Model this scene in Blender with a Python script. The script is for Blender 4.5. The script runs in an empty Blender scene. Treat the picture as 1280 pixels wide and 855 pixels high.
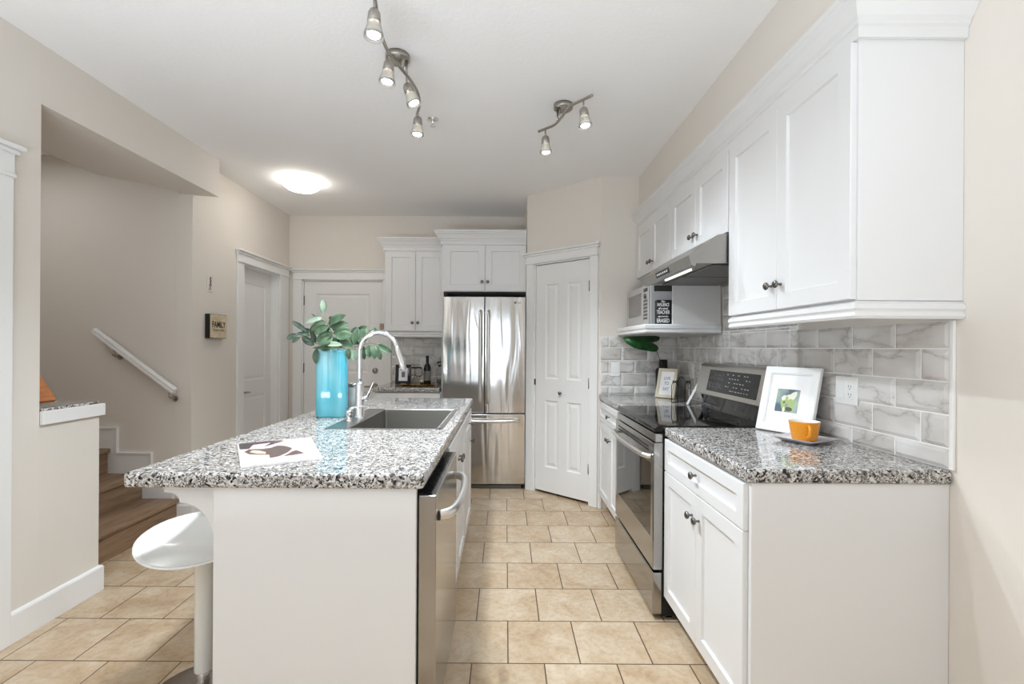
import bpy, bmesh, math, random
from mathutils import Vector, Matrix, noise
random.seed(7)
PI = math.pi
S = bpy.context.scene
COL = S.collection

# ------------------------------------------------------------------ camera, light, exposure
F, CH, VX, VY, ROLL = 585.0, 1.288, 632.0, 434.0, math.radians(.35)
cam = bpy.data.objects.new('camera', bpy.data.cameras.new('camera'))
COL.objects.link(cam)
cam.data.sensor_width = 36.0
cam.data.lens = F / 1280 * 36
cam.data.shift_x = (640 - VX) / 1280
cam.data.shift_y = (VY - 427.5) / 1280
cam.data.clip_start = .02
cam.matrix_world = Matrix.Translation((0, 0, CH)) @ Matrix.Rotation(PI / 2, 4, 'X') @ Matrix.Rotation(ROLL, 4, 'Z')
S.camera = cam

world = bpy.data.worlds.new('world')
S.world = world
world.use_nodes = True
world.node_tree.nodes['Background'].inputs[0].default_value = (.93, .97, 1, 1)
world.node_tree.nodes['Background'].inputs[1].default_value = 1.0

def area_light(name, loc, rot, sx, sy, power, color=(1, 1, 1)):
    l = bpy.data.lights.new(name, 'AREA')
    l.shape = 'RECTANGLE'; l.size = sx; l.size_y = sy; l.energy = power; l.color = color
    o = bpy.data.objects.new(name, l); o.location = loc; o.rotation_euler = rot
    COL.objects.link(o)
    return o
# daylight through the two tall windows of the room behind the camera
area_light('daylight_patio', (-1.05, -8.12, 1.25), (PI / 2, 0, 0), 1.7, 2.3, 11, (.60, .78, 1))
area_light('daylight_window', (.72, -8.12, 1.40), (PI / 2, 0, 0), 1.0, 1.8, 5, (.60, .78, 1))
# added fill light, unseen behind the camera, thrown up on the ceiling
area_light('fill_uplight', (-.85, -.55, .75), (PI, 0, 0), 2.2, .8, 56, (.75, .87, 1))
# unseen fill light added to brighten the stairwell
area_light('stair_fill', (-3.3, 2.7, 2.62), (0, 0, 0), 0.5, .5, 2.4, (.95, .97, 1))

S.view_settings.view_transform = 'Standard'
S.view_settings.look = 'None'
S.view_settings.exposure = 0.88
S.view_settings.gamma = 1
S.view_settings.use_curve_mapping = False
try:
    S.cycles.use_denoising = True
    S.cycles.max_bounces = 10
    S.cycles.diffuse_bounces = 6
    S.cycles.glossy_bounces = 5
    S.cycles.transmission_bounces = 8
    S.cycles.caustics_reflective = False
    S.cycles.caustics_refractive = False
    S.cycles.sample_clamp_indirect = 6
except Exception:
    pass

# ------------------------------------------------------------------ materials
def lin(c):
    return tuple((x / 255 / 12.92 if x / 255 <= .04045 else ((x / 255 + .055) / 1.055) ** 2.4) for x in c) + (1,)

def mat(name, rgb, rough=.5, metal=0, spec=.5, trans=0, ior=1.45, coat=0, emit=None, estr=0, alpha=1):
    m = bpy.data.materials.new(name)
    m.use_nodes = True
    b = m.node_tree.nodes['Principled BSDF']
    b.inputs['Base Color'].default_value = lin(rgb)
    b.inputs['Roughness'].default_value = rough
    b.inputs['Metallic'].default_value = metal
    b.inputs['Specular IOR Level'].default_value = spec
    b.inputs['Transmission Weight'].default_value = trans
    b.inputs['IOR'].default_value = ior
    b.inputs['Coat Weight'].default_value = coat
    b.inputs['Alpha'].default_value = alpha
    if emit:
        b.inputs['Emission Color'].default_value = lin(emit)
        b.inputs['Emission Strength'].default_value = estr
    return m

class NT:
    """small node helper"""
    def __init__(s, m):
        s.t = m.node_tree; s.b = s.t.nodes['Principled BSDF']
    def n(s, typ, **kw):
        x = s.t.nodes.new(typ)
        for k, v in kw.items():
            if k in ('operation', 'blend_type', 'data_type', 'feature', 'noise_dimensions', 'distance', 'offset', 'squash', 'offset_frequency', 'attribute_name', 'interpolation_type', 'clamp'):
                setattr(x, k, v)
            else:
                x.inputs[k.replace('_', ' ')].default_value = v
        return x
    def l(s, a, b):
        s.t.links.new(a, b)
    def ramp(s, src, stops, interp='LINEAR'):
        r = s.t.nodes.new('ShaderNodeValToRGB')
        r.color_ramp.interpolation = interp
        e = r.color_ramp.elements
        while len(e) < len(stops):
            e.new(.5)
        for el, (p, c) in zip(e, stops):
            el.position = p
            el.color = lin(c) if len(c) == 3 else c
        s.l(src, r.inputs[0])
        return r
    def mix(s, fac, a, b, mode='MIX'):
        x = s.t.nodes.new('ShaderNodeMix'); x.data_type = 'RGBA'; x.blend_type = mode
        if isinstance(fac, (int, float)): x.inputs[0].default_value = fac
        else: s.l(fac, x.inputs[0])
        for i, v in ((6, a), (7, b)):
            if isinstance(v, tuple): x.inputs[i].default_value = v
            else: s.l(v, x.inputs[i])
        return x.outputs[2]
    def pos(s):
        return s.t.nodes.new('ShaderNodeNewGeometry').outputs['Position']
    def mapping(s, src, scale=(1, 1, 1), loc=(0, 0, 0), rot=(0, 0, 0)):
        x = s.t.nodes.new('ShaderNodeMapping')
        x.inputs['Scale'].default_value = scale; x.inputs['Location'].default_value = loc; x.inputs['Rotation'].default_value = rot
        s.l(src, x.inputs[0])
        return x.outputs[0]
    def bump(s, h, strength=.2, dist=.01):
        x = s.t.nodes.new('ShaderNodeBump'); x.inputs['Strength'].default_value = strength; x.inputs['Distance'].default_value = dist
        s.l(h, x.inputs['Height']); s.l(x.outputs[0], s.b.inputs['Normal'])
        return x

def paint(name, rgb, rough, scale=90, strength=.06):
    m = mat(name, rgb, rough)
    t = NT(m)
    n = t.n('ShaderNodeTexNoise', Scale=scale, Detail=3.0)
    t.l(t.pos(), n.inputs['Vector'])
    t.bump(n.outputs[0], strength, .004)
    return m

M = {}
M['wall'] = paint('wall_paint', (225, 218, 209), .75)
M['ceiling'] = paint('ceiling_paint', (247, 246, 245), .85, 60, .25)
M['cab'] = mat('cabinet_white', (225, 224, 223), .32)
M['trim'] = mat('trim_white', (234, 233, 231), .38)
M['door'] = mat('door_white', (233, 232, 230), .4)
M['dark'] = mat('shadow_gap_black', (18, 18, 18), .7)
M['chrome'] = mat('chrome', (225, 226, 228), .06, 1)
M['nickel'] = mat('brushed_nickel', (170, 165, 158), .28, 1)
M['knob'] = mat('pewter_knob', (120, 117, 113), .25, 1)
M['blackgloss'] = mat('black_glass', (8, 8, 9), .04, 0, .6)
M['blackplastic'] = mat('black_plastic', (14, 14, 15), .35)
M['display'] = mat('display_black', (22, 22, 24), .1)
M['mark'] = mat('panel_marking', (190, 190, 188), .5)
M['whiteplastic'] = mat('white_plastic', (240, 240, 238), .3)
M['greyslot'] = mat('slot_grey', (70, 70, 68), .5)
M['stool'] = mat('stool_white', (240, 240, 236), .22, coat=.3)
M['paper'] = mat('paper', (246, 244, 244), .6)
M['ink'] = mat('ink', (120, 118, 128), .6)
M['black'] = mat('matt_black', (16, 16, 17), .5)
M['glass'] = mat('clear_glass', (255, 255, 255), .0, trans=1, ior=1.45)
M['frost'] = mat('frosted_glass', (245, 243, 238), .35, trans=.75, ior=1.3)
M['bulb'] = mat('bulb_lens', (255, 250, 240), .5, emit=(255, 250, 240), estr=14)
M['dome'] = mat('lit_dome', (255, 250, 240), .4, emit=(255, 250, 242), estr=8)
M['hoodlamp'] = mat('hood_lamp', (255, 255, 250), .4, emit=(255, 252, 245), estr=.8)
M['gold'] = mat('gold_tray', (196, 150, 62), .2, 1)
M['frame_white'] = mat('frame_white', (238, 238, 236), .45)
M['saucer'] = mat('saucer_grey', (205, 203, 208), .18, coat=.4)
M['cup_in'] = mat('cup_inside_white', (246, 244, 240), .15)
M['beige'] = mat('beige_wood_frame', (212, 202, 180), .5)
M['stem'] = mat('stem_green', (112, 120, 84), .5)
M['brass'] = mat('aged_nickel_latch', (165, 148, 128), .3, 1)
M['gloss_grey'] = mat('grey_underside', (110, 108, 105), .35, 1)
M['micro'] = mat('microwave_silver', (190, 188, 186), .3, .35)
M['microglass'] = mat('microwave_window', (128, 122, 120), .15)
M['signblack'] = mat('sign_black', (26, 27, 28), .55)
M['signwhite'] = mat('sign_white', (232, 232, 228), .6)
M['letter'] = mat('letter_dark', (38, 36, 34), .6)
M['letter_lt'] = mat('letter_faded', (120, 108, 84), .6)
M['grout'] = mat('tile_grout', (244, 243, 241), .6)
M['petal'] = mat('flower_white', (232, 230, 222), .5)
M['winedark'] = mat('dark_bottle_glass', (10, 12, 10), .05)
M['labelpaper'] = mat('bottle_label', (120, 116, 108), .5)
M['rubber'] = mat('hinge_steel', (140, 137, 132), .3, 1)

def granite():
    m = mat('granite_speckled', (200, 198, 194), .07, coat=.0)
    t = NT(m)
    p = t.pos()
    wob = t.n('ShaderNodeTexNoise', Scale=60.0, Detail=2.0)
    t.l(p, wob.inputs['Vector'])
    off = t.n('ShaderNodeVectorMath', operation='MULTIPLY_ADD')
    t.l(wob.outputs['Color'], off.inputs[0]); off.inputs[1].default_value = (.014, .014, .014); t.l(p, off.inputs[2])
    v1 = t.n('ShaderNodeTexVoronoi', Scale=135.0)
    t.l(off.outputs[0], v1.inputs['Vector'])
    sp = t.t.nodes.new('ShaderNodeSeparateColor'); t.l(v1.outputs['Color'], sp.inputs[0])
    base = t.ramp(sp.outputs[0], [(0, (236, 234, 232)), (.24, (216, 212, 207)), (.42, (184, 177, 169)), (.58, (140, 135, 130)), (.70, (94, 91, 90)), (.83, (44, 42, 43)), (.94, (20, 19, 20))], 'CONSTANT')
    v2 = t.n('ShaderNodeTexVoronoi', Scale=260.0)
    t.l(off.outputs[0], v2.inputs['Vector'])
    sp2 = t.t.nodes.new('ShaderNodeSeparateColor'); t.l(v2.outputs['Color'], sp2.inputs[0])
    fine = t.ramp(sp2.outputs[1], [(0, (230, 227, 224)), (.34, (184, 177, 169)), (.58, (120, 116, 113)), (.82, (48, 46, 46))], 'CONSTANT')
    n3 = t.n('ShaderNodeTexNoise', Scale=34.0, Detail=2.0)
    t.l(p, n3.inputs['Vector'])
    f3 = t.ramp(n3.outputs[0], [(.46, (0, 0, 0)), (.54, (255, 255, 255))])
    c = t.mix(f3.outputs[0], base.outputs[0], fine.outputs[0])
    c = t.mix(1.0, c, lin((222, 221, 220)), 'MULTIPLY')
    t.l(c, t.b.inputs['Base Color'])
    return m
M['granite'] = granite()

TILE, T_X0, T_Y0 = .2955, .1655, 1.9065   # floor tile module and one joint corner
def floor_mat():
    m = mat('floor_tile', (205, 184, 156), .32)
    t = NT(m)
    p = t.mapping(t.pos(), loc=(-T_X0, -T_Y0, 0))
    br = t.n('ShaderNodeTexBrick', offset=.5, squash=1.0, Scale=1.0, Mortar_Size=.0027, Mortar_Smooth=.1, Bias=0.0, Brick_Width=TILE, Row_Height=TILE)
    t.l(p, br.inputs['Vector'])
    br.inputs['Color1'].default_value = lin((210, 188, 160)); br.inputs['Color2'].default_value = lin((190, 164, 132)); br.inputs['Mortar'].default_value = lin((132, 108, 84))
    # mottled stone, different on each tile
    sx = t.n('ShaderNodeTexNoise', Scale=7.0, Detail=6.0, Roughness=.62, Distortion=.6)
    add = t.n('ShaderNodeVectorMath', operation='MULTIPLY_ADD'); t.l(br.outputs['Color'], add.inputs[0]); add.inputs[1].default_value = (40, 40, 40); t.l(p, add.inputs[2])
    t.l(add.outputs[0], sx.inputs['Vector'])
    mo = t.ramp(sx.outputs[0], [(.28, (180, 148, 112)), (.45, (208, 182, 150)), (.60, (226, 208, 182)), (.75, (240, 226, 204))])
    n2 = t.n('ShaderNodeTexNoise', Scale=38.0, Detail=5.0, Roughness=.7); t.l(p, n2.inputs['Vector'])
    sp = t.ramp(n2.outputs[0], [(.30, (205, 190, 168)), (.55, (255, 255, 255))])
    c = t.mix(.55, br.outputs['Color'], mo.outputs[0])
    c = t.mix(.45, c, sp.outputs[0], 'MULTIPLY')
    c = t.mix(br.outputs['Fac'], c, lin((92, 74, 58)))
    c = t.mix(1.0, c, lin((234, 233, 232)), 'MULTIPLY')
    t.l(c, t.b.inputs['Base Color'])
    bm_ = t.n('ShaderNodeMath', operation='SUBTRACT'); bm_.inputs[0].default_value = 1.0; t.l(br.outputs['Fac'], bm_.inputs[1])
    t.bump(bm_.outputs[0], .35, .002)
    return m
M['floor'] = floor_mat()

def marble():
    m = mat('marble_tile', (216, 213, 210), .16)
    t = NT(m)
    uv = t.t.nodes.new('ShaderNodeTexCoord').outputs['UV']
    q = t.mapping(uv, scale=(1.0, 2.0, 1), rot=(0, 0, .8))
    n = t.n('ShaderNodeTexNoise', Scale=.9, Detail=6.0, Roughness=.55, Distortion=.35); t.l(q, n.inputs['Vector'])
    d = t.n('ShaderNodeMath', operation='SUBTRACT'); t.l(n.outputs[0], d.inputs[0]); d.inputs[1].default_value = .5
    a = t.n('ShaderNodeMath', operation='ABSOLUTE'); t.l(d.outputs[0], a.inputs[0])
    v = t.ramp(a.outputs[0], [(0, (192, 188, 184)), (.012, (212, 209, 205)), (.05, (227, 224, 221)), (.2, (232, 230, 227))])
    n2 = t.n('ShaderNodeTexNoise', Scale=.7, Detail=3.0); t.l(uv, n2.inputs['Vector'])
    w = t.ramp(n2.outputs[0], [(.35, (218, 214, 210)), (.62, (252, 252, 252))])
    t.l(t.mix(.85, v.outputs[0], w.outputs[0], 'MULTIPLY'), t.b.inputs['Base Color'])
    return m
M['marble'] = marble()

def wood(name, c1, c2, axis_scale, rough=.45):
    m = mat(name, c1, rough)
    t = NT(m)
    q = t.mapping(t.pos(), scale=axis_scale)
    n = t.n('ShaderNodeTexNoise', Scale=1.0, Detail=6.0, Roughness=.6, Distortion=.4); t.l(q, n.inputs['Vector'])
    r = t.ramp(n.outputs[0], [(.3, c2), (.6, c1)])
    t.l(r.outputs[0], t.b.inputs['Base Color'])
    return m
M['stair'] = wood('stair_wood', (152, 124, 98), (112, 90, 70), (24, 3, 24))
M['orangewood'] = wood('orange_wood', (196, 122, 66), (166, 96, 48), (10, 10, 40))
M['signwood'] = wood('sign_face_beige', (214, 198, 168), (188, 172, 142), (14, 14, 30), .6)

def steel(name, rgb, rough, ripple=.0, stretch=(9, 9, .8), brush=True):
    m = mat(name, rgb, rough, 1)
    t = NT(m)
    q = t.mapping(t.pos(), scale=stretch)
    n = t.n('ShaderNodeTexNoise', Scale=1.0, Detail=1.5, Distortion=.8); t.l(q, n.inputs['Vector'])
    if ripple:
        t.bump(n.outputs[0], ripple, .02)
    return m
M['steel'] = steel('stainless_door', (206, 203, 199), .13, .30, (9, 9, 1.0))
M['steel_flat'] = steel('stainless_brushed', (190, 187, 182), .24)
M['steel_sink'] = steel('stainless_sink', (156, 153, 148), .33)
M['steel_bar'] = steel('stainless_bar', (222, 219, 214), .34)
M['canister'] = mat('milky_glass', (196, 198, 194), .15, trans=.35)
M['steel_hood'] = steel('stainless_hood', (160, 157, 152), .3)
M['steel_range'] = steel('stainless_range', (168, 166, 163), .16, .05, (3, 3, 3))

def vase_mat():
    m = mat('turquoise_glass', (52, 190, 214), .06, trans=.22, ior=1.4, coat=.6)
    t = NT(m)
    q = t.mapping(t.pos(), scale=(7, 7, 3.2), loc=(.3, 0, .55))
    n = t.n('ShaderNodeTexNoise', Scale=1.0, Detail=1.0); t.l(q, n.inputs['Vector'])
    r = t.ramp(n.outputs[0], [(.34, (44, 168, 200)), (.5, (104, 196, 212)), (.66, (146, 212, 222))])
    t.l(r.outputs[0], t.b.inputs['Base Color'])
    return m
M['vase'] = vase_mat()

def leaf_mat(name, c1, c2, rough=.6):
    m = mat(name, c1, rough)
    t = NT(m)
    n = t.n('ShaderNodeTexNoise', Scale=26.0, Detail=3.0); t.l(t.pos(), n.inputs['Vector'])
    r = t.ramp(n.outputs[0], [(.35, c2), (.62, c1)])
    t.l(r.outputs[0], t.b.inputs['Base Color'])
    return m
M['leaf'] = leaf_mat('sage_leaf', (84, 108, 80), (52, 76, 52))
M['leafdark'] = leaf_mat('dark_sage_leaf', (76, 94, 78), (46, 62, 50))
M['leafpale'] = leaf_mat('pale_leaf', (140, 154, 134), (112, 130, 110))
M['leafdeep'] = leaf_mat('deep_green_leaf', (24, 92, 34), (10, 58, 20), .3)

def cup_mat():
    m = mat('mustard_dimpled_glaze', (232, 152, 28), .25, coat=.3)
    t = NT(m)
    v = t.n('ShaderNodeTexVoronoi', Scale=150.0); t.l(t.pos(), v.inputs['Vector'])
    t.bump(v.outputs['Distance'], .6, .003)
    return m
M['cup'] = cup_mat()

def print_mat():
    m = mat('tulip_print_background', (150, 165, 160), .3)
    t = NT(m)
    n = t.n('ShaderNodeTexNoise', Scale=14.0, Detail=1.0); t.l(t.pos(), n.inputs['Vector'])
    r = t.ramp(n.outputs[0], [(.35, (92, 108, 118)), (.5, (150, 168, 166)), (.64, (176, 196, 168))])
    t.l(r.outputs[0], t.b.inputs['Base Color'])
    return m
M['print'] = print_mat()
M['tulip'] = mat('tulip_white', (232, 230, 208), .4)
M['tulipgreen'] = mat('tulip_green', (168, 186, 118), .4)
M['tulipdark'] = mat('tulip_dark', (82, 92, 62), .4)
M['pink'] = mat('magazine_pink', (218, 188, 188), .25)
M['hair'] = mat('magazine_brown', (92, 78, 74), .3)
M['hair2'] = mat('magazine_dark', (64, 58, 60), .3)
M['skin'] = mat('magazine_tan', (206, 178, 160), .3)

# ------------------------------------------------------------------ mesh helpers
def frame(o, n, v=(0, 0, 1)):
    """local x = to the right seen from the front, y = up, z = out of the face"""
    n = Vector(n).normalized(); v = Vector(v).normalized(); u = v.cross(n).normalized(); v = n.cross(u)
    m = Matrix((u, v, n)).transposed().to_4x4()
    m.translation = Vector(o)
    return m

def px(x, y, Y):
    """point of the place at depth Y seen at photo pixel x, y"""
    a, b = x - VX, y - VY
    u = a * math.cos(ROLL) + b * math.sin(ROLL); w = -a * math.sin(ROLL) + b * math.cos(ROLL)
    return Vector((u * Y / F, Y, CH - w * Y / F))

def pz(x, y, z):
    a, b = x - VX, y - VY
    w = -a * math.sin(ROLL) + b * math.cos(ROLL)
    return px(x, y, F * (CH - z) / w)

def B():
    return bmesh.new()

def merge(bm, tmp, mtx=None, mi=0, smooth=False):
    vs = [bm.verts.new((mtx @ v.co) if mtx else v.co) for v in tmp.verts]
    tmp.verts.index_update()
    for f in tmp.faces:
        try:
            nf = bm.faces.new([vs[v.index] for v in f.verts])
            nf.material_index = mi if mi else f.material_index; nf.smooth = smooth or f.smooth
        except ValueError:
            pass
    tmp.free()

def box(bm, x0, x1, y0, y1, z0, z1, bev=0, seg=2, mtx=None, mi=0):
    t = B()
    bmesh.ops.create_cube(t, size=1)
    for v in t.verts:
        v.co = Vector(((x0 + x1) / 2 + v.co.x * (x1 - x0), (y0 + y1) / 2 + v.co.y * (y1 - y0), (z0 + z1) / 2 + v.co.z * (z1 - z0)))
    if bev:
        bmesh.ops.bevel(t, geom=list(t.edges), offset=bev, segments=seg, profile=.5, affect='EDGES')
    bmesh.ops.recalc_face_normals(t, faces=list(t.faces))
    merge(bm, t, mtx, mi)

def prism(bm, poly, h0, h1, axis='Y', bev=0, mi=0, mtx=None, seg=2):
    """poly in the two other axes (XZ for Y, XY for Z, YZ for X), pushed from h0 to h1"""
    def P(a, b, h):
        return {'Y': (a, h, b), 'Z': (a, b, h), 'X': (h, a, b)}[axis]
    t = B()
    lo = [t.verts.new(P(a, b, h0)) for a, b in poly]; hi = [t.verts.new(P(a, b, h1)) for a, b in poly]
    n = len(poly)
    t.faces.new(lo); t.faces.new(hi[::-1])
    for i in range(n):
        t.faces.new([lo[i], hi[i], hi[(i + 1) % n], lo[(i + 1) % n]])
    bmesh.ops.recalc_face_normals(t, faces=list(t.faces))
    if bev:
        bmesh.ops.bevel(t, geom=list(t.edges), offset=bev, segments=seg, profile=.5, affect='EDGES')
    merge(bm, t, mtx, mi)

def lathe(bm, prof, seg=24, mtx=None, mi=0, capb=True, capt=True):
    """prof: (radius, height) list, turned about local z"""
    t = B()
    rings = []
    for r, z in prof:
        rings.append([t.verts.new((max(r, 1e-5) * math.cos(2 * PI * i / seg), max(r, 1e-5) * math.sin(2 * PI * i / seg), z)) for i in range(seg)])
    for a, b in zip(rings, rings[1:]):
        for i in range(seg):
            f = t.faces.new([a[i], a[(i + 1) % seg], b[(i + 1) % seg], b[i]]); f.smooth = True
    if capb: t.faces.new(rings[0][::-1])
    if capt: t.faces.new(rings[-1])
    bmesh.ops.remove_doubles(t, verts=list(t.verts), dist=1e-5)
    bmesh.ops.recalc_face_normals(t, faces=list(t.faces))
    merge(bm, t, mtx, mi)

def tube(bm, pts, r, seg=10, mi=0, mtx=None, flat=1.0):
    pts = [Vector(p) for p in pts]
    rs = r if isinstance(r, (list, tuple)) else [r] * len(pts)
    t = B(); rings = []; nrm = None
    for i, p in enumerate(pts):
        d = (pts[min(i + 1, len(pts) - 1)] - pts[max(i - 1, 0)]).normalized()
        if nrm is None:
            nrm = Vector((0, 0, 1)) if abs(d.z) < .9 else Vector((0, 1, 0))
        nrm = (nrm - d * nrm.dot(d)).normalized(); bn = d.cross(nrm)
        rings.append([t.verts.new(p + (nrm * math.cos(2 * PI * k / seg) + bn * math.sin(2 * PI * k / seg) * flat) * rs[i]) for k in range(seg)])
    for a, b in zip(rings, rings[1:]):
        for i in range(seg):
            f = t.faces.new([a[i], a[(i + 1) % seg], b[(i + 1) % seg], b[i]]); f.smooth = True
    t.faces.new(rings[0][::-1]); t.faces.new(rings[-1])
    bmesh.ops.recalc_face_normals(t, faces=list(t.faces))
    merge(bm, t, mtx, mi)

def curve(pts, n=8):
    """Catmull-Rom through pts"""
    P = [Vector(p) for p in pts]; P = [P[0] * 2 - P[1]] + P + [P[-1] * 2 - P[-2]]
    out = []
    for i in range(1, len(P) - 2):
        for k in range(n):
            t = k / n; a, b, c, d = P[i - 1], P[i], P[i + 1], P[i + 2]
            out.append(.5 * ((2 * b) + (c - a) * t + (2 * a - 5 * b + 4 * c - d) * t * t + (3 * b - a - 3 * c + d) * t ** 3))
    out.append(P[-2])
    return out

def loft(bm, loops, capa=True, capb=True, smooth=False, mi=0, mtx=None, recalc=True):
    t = B()
    rings = [[t.verts.new(p) for p in lp] for lp in loops]
    n = len(rings[0])
    for a, b in zip(rings, rings[1:]):
        for i in range(n):
            f = t.faces.new([a[i], a[(i + 1) % n], b[(i + 1) % n], b[i]]); f.smooth = smooth
    if capa: t.faces.new(rings[0][::-1])
    if capb: t.faces.new(rings[-1])
    if recalc: bmesh.ops.recalc_face_normals(t, faces=list(t.faces))
    merge(bm, t, mtx, mi)

def rrect(x0, x1, y0, y1, z, r, n=4):
    out = []
    for cx, cy, a0 in ((x1 - r, y1 - r, 0), (x0 + r, y1 - r, PI / 2), (x0 + r, y0 + r, PI), (x1 - r, y0 + r, 1.5 * PI)):
        for k in range(n + 1):
            a = a0 + PI / 2 * k / n
            out.append((cx + r * math.cos(a), cy + r * math.sin(a), z))
    return out

def sweep(bm, path, prof, mi=0):
    """mould a profile [(out, z)...] along an XY path; out is to the right of travel; mitred corners, capped ends"""
    P = [Vector(p).to_2d() for p in path]
    offs = []
    for i in range(len(P)):
        ns = []
        if i > 0:
            d = (P[i] - P[i - 1]).normalized(); ns.append(Vector((d.y, -d.x)))
        if i < len(P) - 1:
            d = (P[i + 1] - P[i]).normalized(); ns.append(Vector((d.y, -d.x)))
        if len(ns) == 1: offs.append(ns[0])
        else:
            b = (ns[0] + ns[1]).normalized(); offs.append(b / max(b.dot(ns[0]), .2))
    loops = [[(P[i].x + offs[i].x * o, P[i].y + offs[i].y * o, z) for o, z in prof] for i in range(len(P))]
    loft(bm, loops, mi=mi)

def panel_mesh(bm, w, h, t, xc, zc, cells, rings, mtx, edge=.002):
    """door leaf: front at local z=0, back at -t; cells of the xc/zc grid in `cells` get the ring profile [(inset, depth)...]"""
    b = B()
    def V(x, y, z): return b.verts.new((x, y, z))
    e = edge
    for i in range(len(xc) - 1):
        for j in range(len(zc) - 1):
            x0, x1, y0, y1 = xc[i], xc[i + 1], zc[j], zc[j + 1]
            X0, X1, Y0, Y1 = (x0 if i else e), (x1 if i < len(xc) - 2 else w - e), (y0 if j else e), (y1 if j < len(zc) - 2 else h - e)
            if (i, j) not in cells:
                b.faces.new([V(X0, Y0, 0), V(X1, Y0, 0), V(X1, Y1, 0), V(X0, Y1, 0)])
            else:
                prev = None
                for ins, dep in [(0, 0)] + rings:
                    r = [V(x0 + ins, y0 + ins, dep), V(x1 - ins, y0 + ins, dep), V(x1 - ins, y1 - ins, dep), V(x0 + ins, y1 - ins, dep)]
                    if prev:
                        for k in range(4):
                            b.faces.new([prev[k], prev[(k + 1) % 4], r[(k + 1) % 4], r[k]])
                    prev = r
                b.faces.new(prev)
    o0 = [V(e, e, 0), V(w - e, e, 0), V(w - e, h - e, 0), V(e, h - e, 0)]
    o1 = [V(0, 0, -e), V(w, 0, -e), V(w, h, -e), V(0, h, -e)]
    o2 = [V(0, 0, -t), V(w, 0, -t), V(w, h, -t), V(0, h, -t)]
    for A_, B_ in ((o0, o1), (o1, o2)):
        for k in range(4):
            b.faces.new([A_[k], B_[k], B_[(k + 1) % 4], A_[(k + 1) % 4]])
    b.faces.new(o2[::-1])
    bmesh.ops.remove_doubles(b, verts=list(b.verts), dist=1e-5)
    bmesh.ops.recalc_face_normals(b, faces=list(b.faces))
    merge(bm, b, mtx)

def root_loc(p):
    while p.parent: p = p.parent
    return p.location.copy()

def obj(name, bm, m, parent=None, smooth=False):
    me = bpy.data.meshes.new(name)
    if parent is None:
        co = [v.co for v in bm.verts]
        o0 = Vector(((min(c.x for c in co) + max(c.x for c in co)) / 2, (min(c.y for c in co) + max(c.y for c in co)) / 2, min(c.z for c in co)))
    else:
        o0 = root_loc(parent)
    bmesh.ops.translate(bm, verts=list(bm.verts), vec=-o0)
    if smooth:
        for f in bm.faces: f.smooth = True
    bm.to_mesh(me); bm.free()
    for k in (m if isinstance(m, (list, tuple)) else [m]):
        me.materials.append(M[k])
    o = bpy.data.objects.new(name, me)
    COL.objects.link(o)
    if parent is None: o.location = o0
    else: o.parent = parent
    return o

def thing(name, label, cat, loc, group=None):
    o = bpy.data.objects.new(name, None)
    o.empty_display_size = .05
    COL.objects.link(o); o.location = loc
    return tag(o, label, cat, group)

def tag(o, label, cat, group=None):
    o['label'] = label; o['category'] = cat
    if group: o['group'] = group
    return o

def struct(o, label=None):
    o['kind'] = 'structure'
    if label: o['label'] = label
    return o

def text(s, size, mtx, name, m, parent, ext=.0006, sx=1.0, align='CENTER', bold=0):
    c = bpy.data.curves.new('tmp_text', 'FONT')
    c.body = s; c.size = size; c.align_x = align; c.align_y = 'CENTER'; c.extrude = ext; c.offset = bold
    o = bpy.data.objects.new('tmp_text', c); COL.objects.link(o)
    dg = bpy.context.evaluated_depsgraph_get()
    me = bpy.data.meshes.new_from_object(o.evaluated_get(dg))
    bpy.data.objects.remove(o); bpy.data.curves.remove(c)
    bm = B(); bm.from_mesh(me); bpy.data.meshes.remove(me)
    for v in bm.verts: v.co = mtx @ Vector((v.co.x * sx, v.co.y, v.co.z + ext))
    return obj(name, bm, m, parent)

FACE_R = (-1, 0, 0)    # cabinets on the right wall look this way
FACE_C = (0, -1, 0)    # towards the camera
FACE_I = (1, 0, 0)     # island fronts

SH = [(.0035, -.0095)]
def shaker(parent, name, o, n, w, h, knob=None, rail=.058, t=.019, m='cab'):
    mt = frame(o, n)
    bm = B()
    rr = min(rail, h * .3)
    panel_mesh(bm, w, h, t, [0, rail, w - rail, w], [0, rr, h - rr, h], {(1, 1)}, SH, mt)
    d = obj(name, bm, m, parent)
    if knob:
        k = B()
        lathe(k, [(.0055, 0), (.0055, .004), (.0042, .008), (.0042, .013), (.012, .017), (.0150, .021), (.0150, .025), (.011, .029), (0, .030)], 16, mt @ Matrix.Translation((knob[0], knob[1], 0)))
        obj('knob', k, 'knob', d)
    return d

# ------------------------------------------------------------------ room shell
H = 2.66
XL, XH, XR = -2.125, -2.28, 1.385
YB, YP = 4.92, 3.76
YSTAIR = 3.40
def flat(name, boxes, m, label=None, parent=None):
    bm = B()
    for b_ in boxes: box(bm, *b_)
    return struct(obj(name, bm, m, parent), label)

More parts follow.
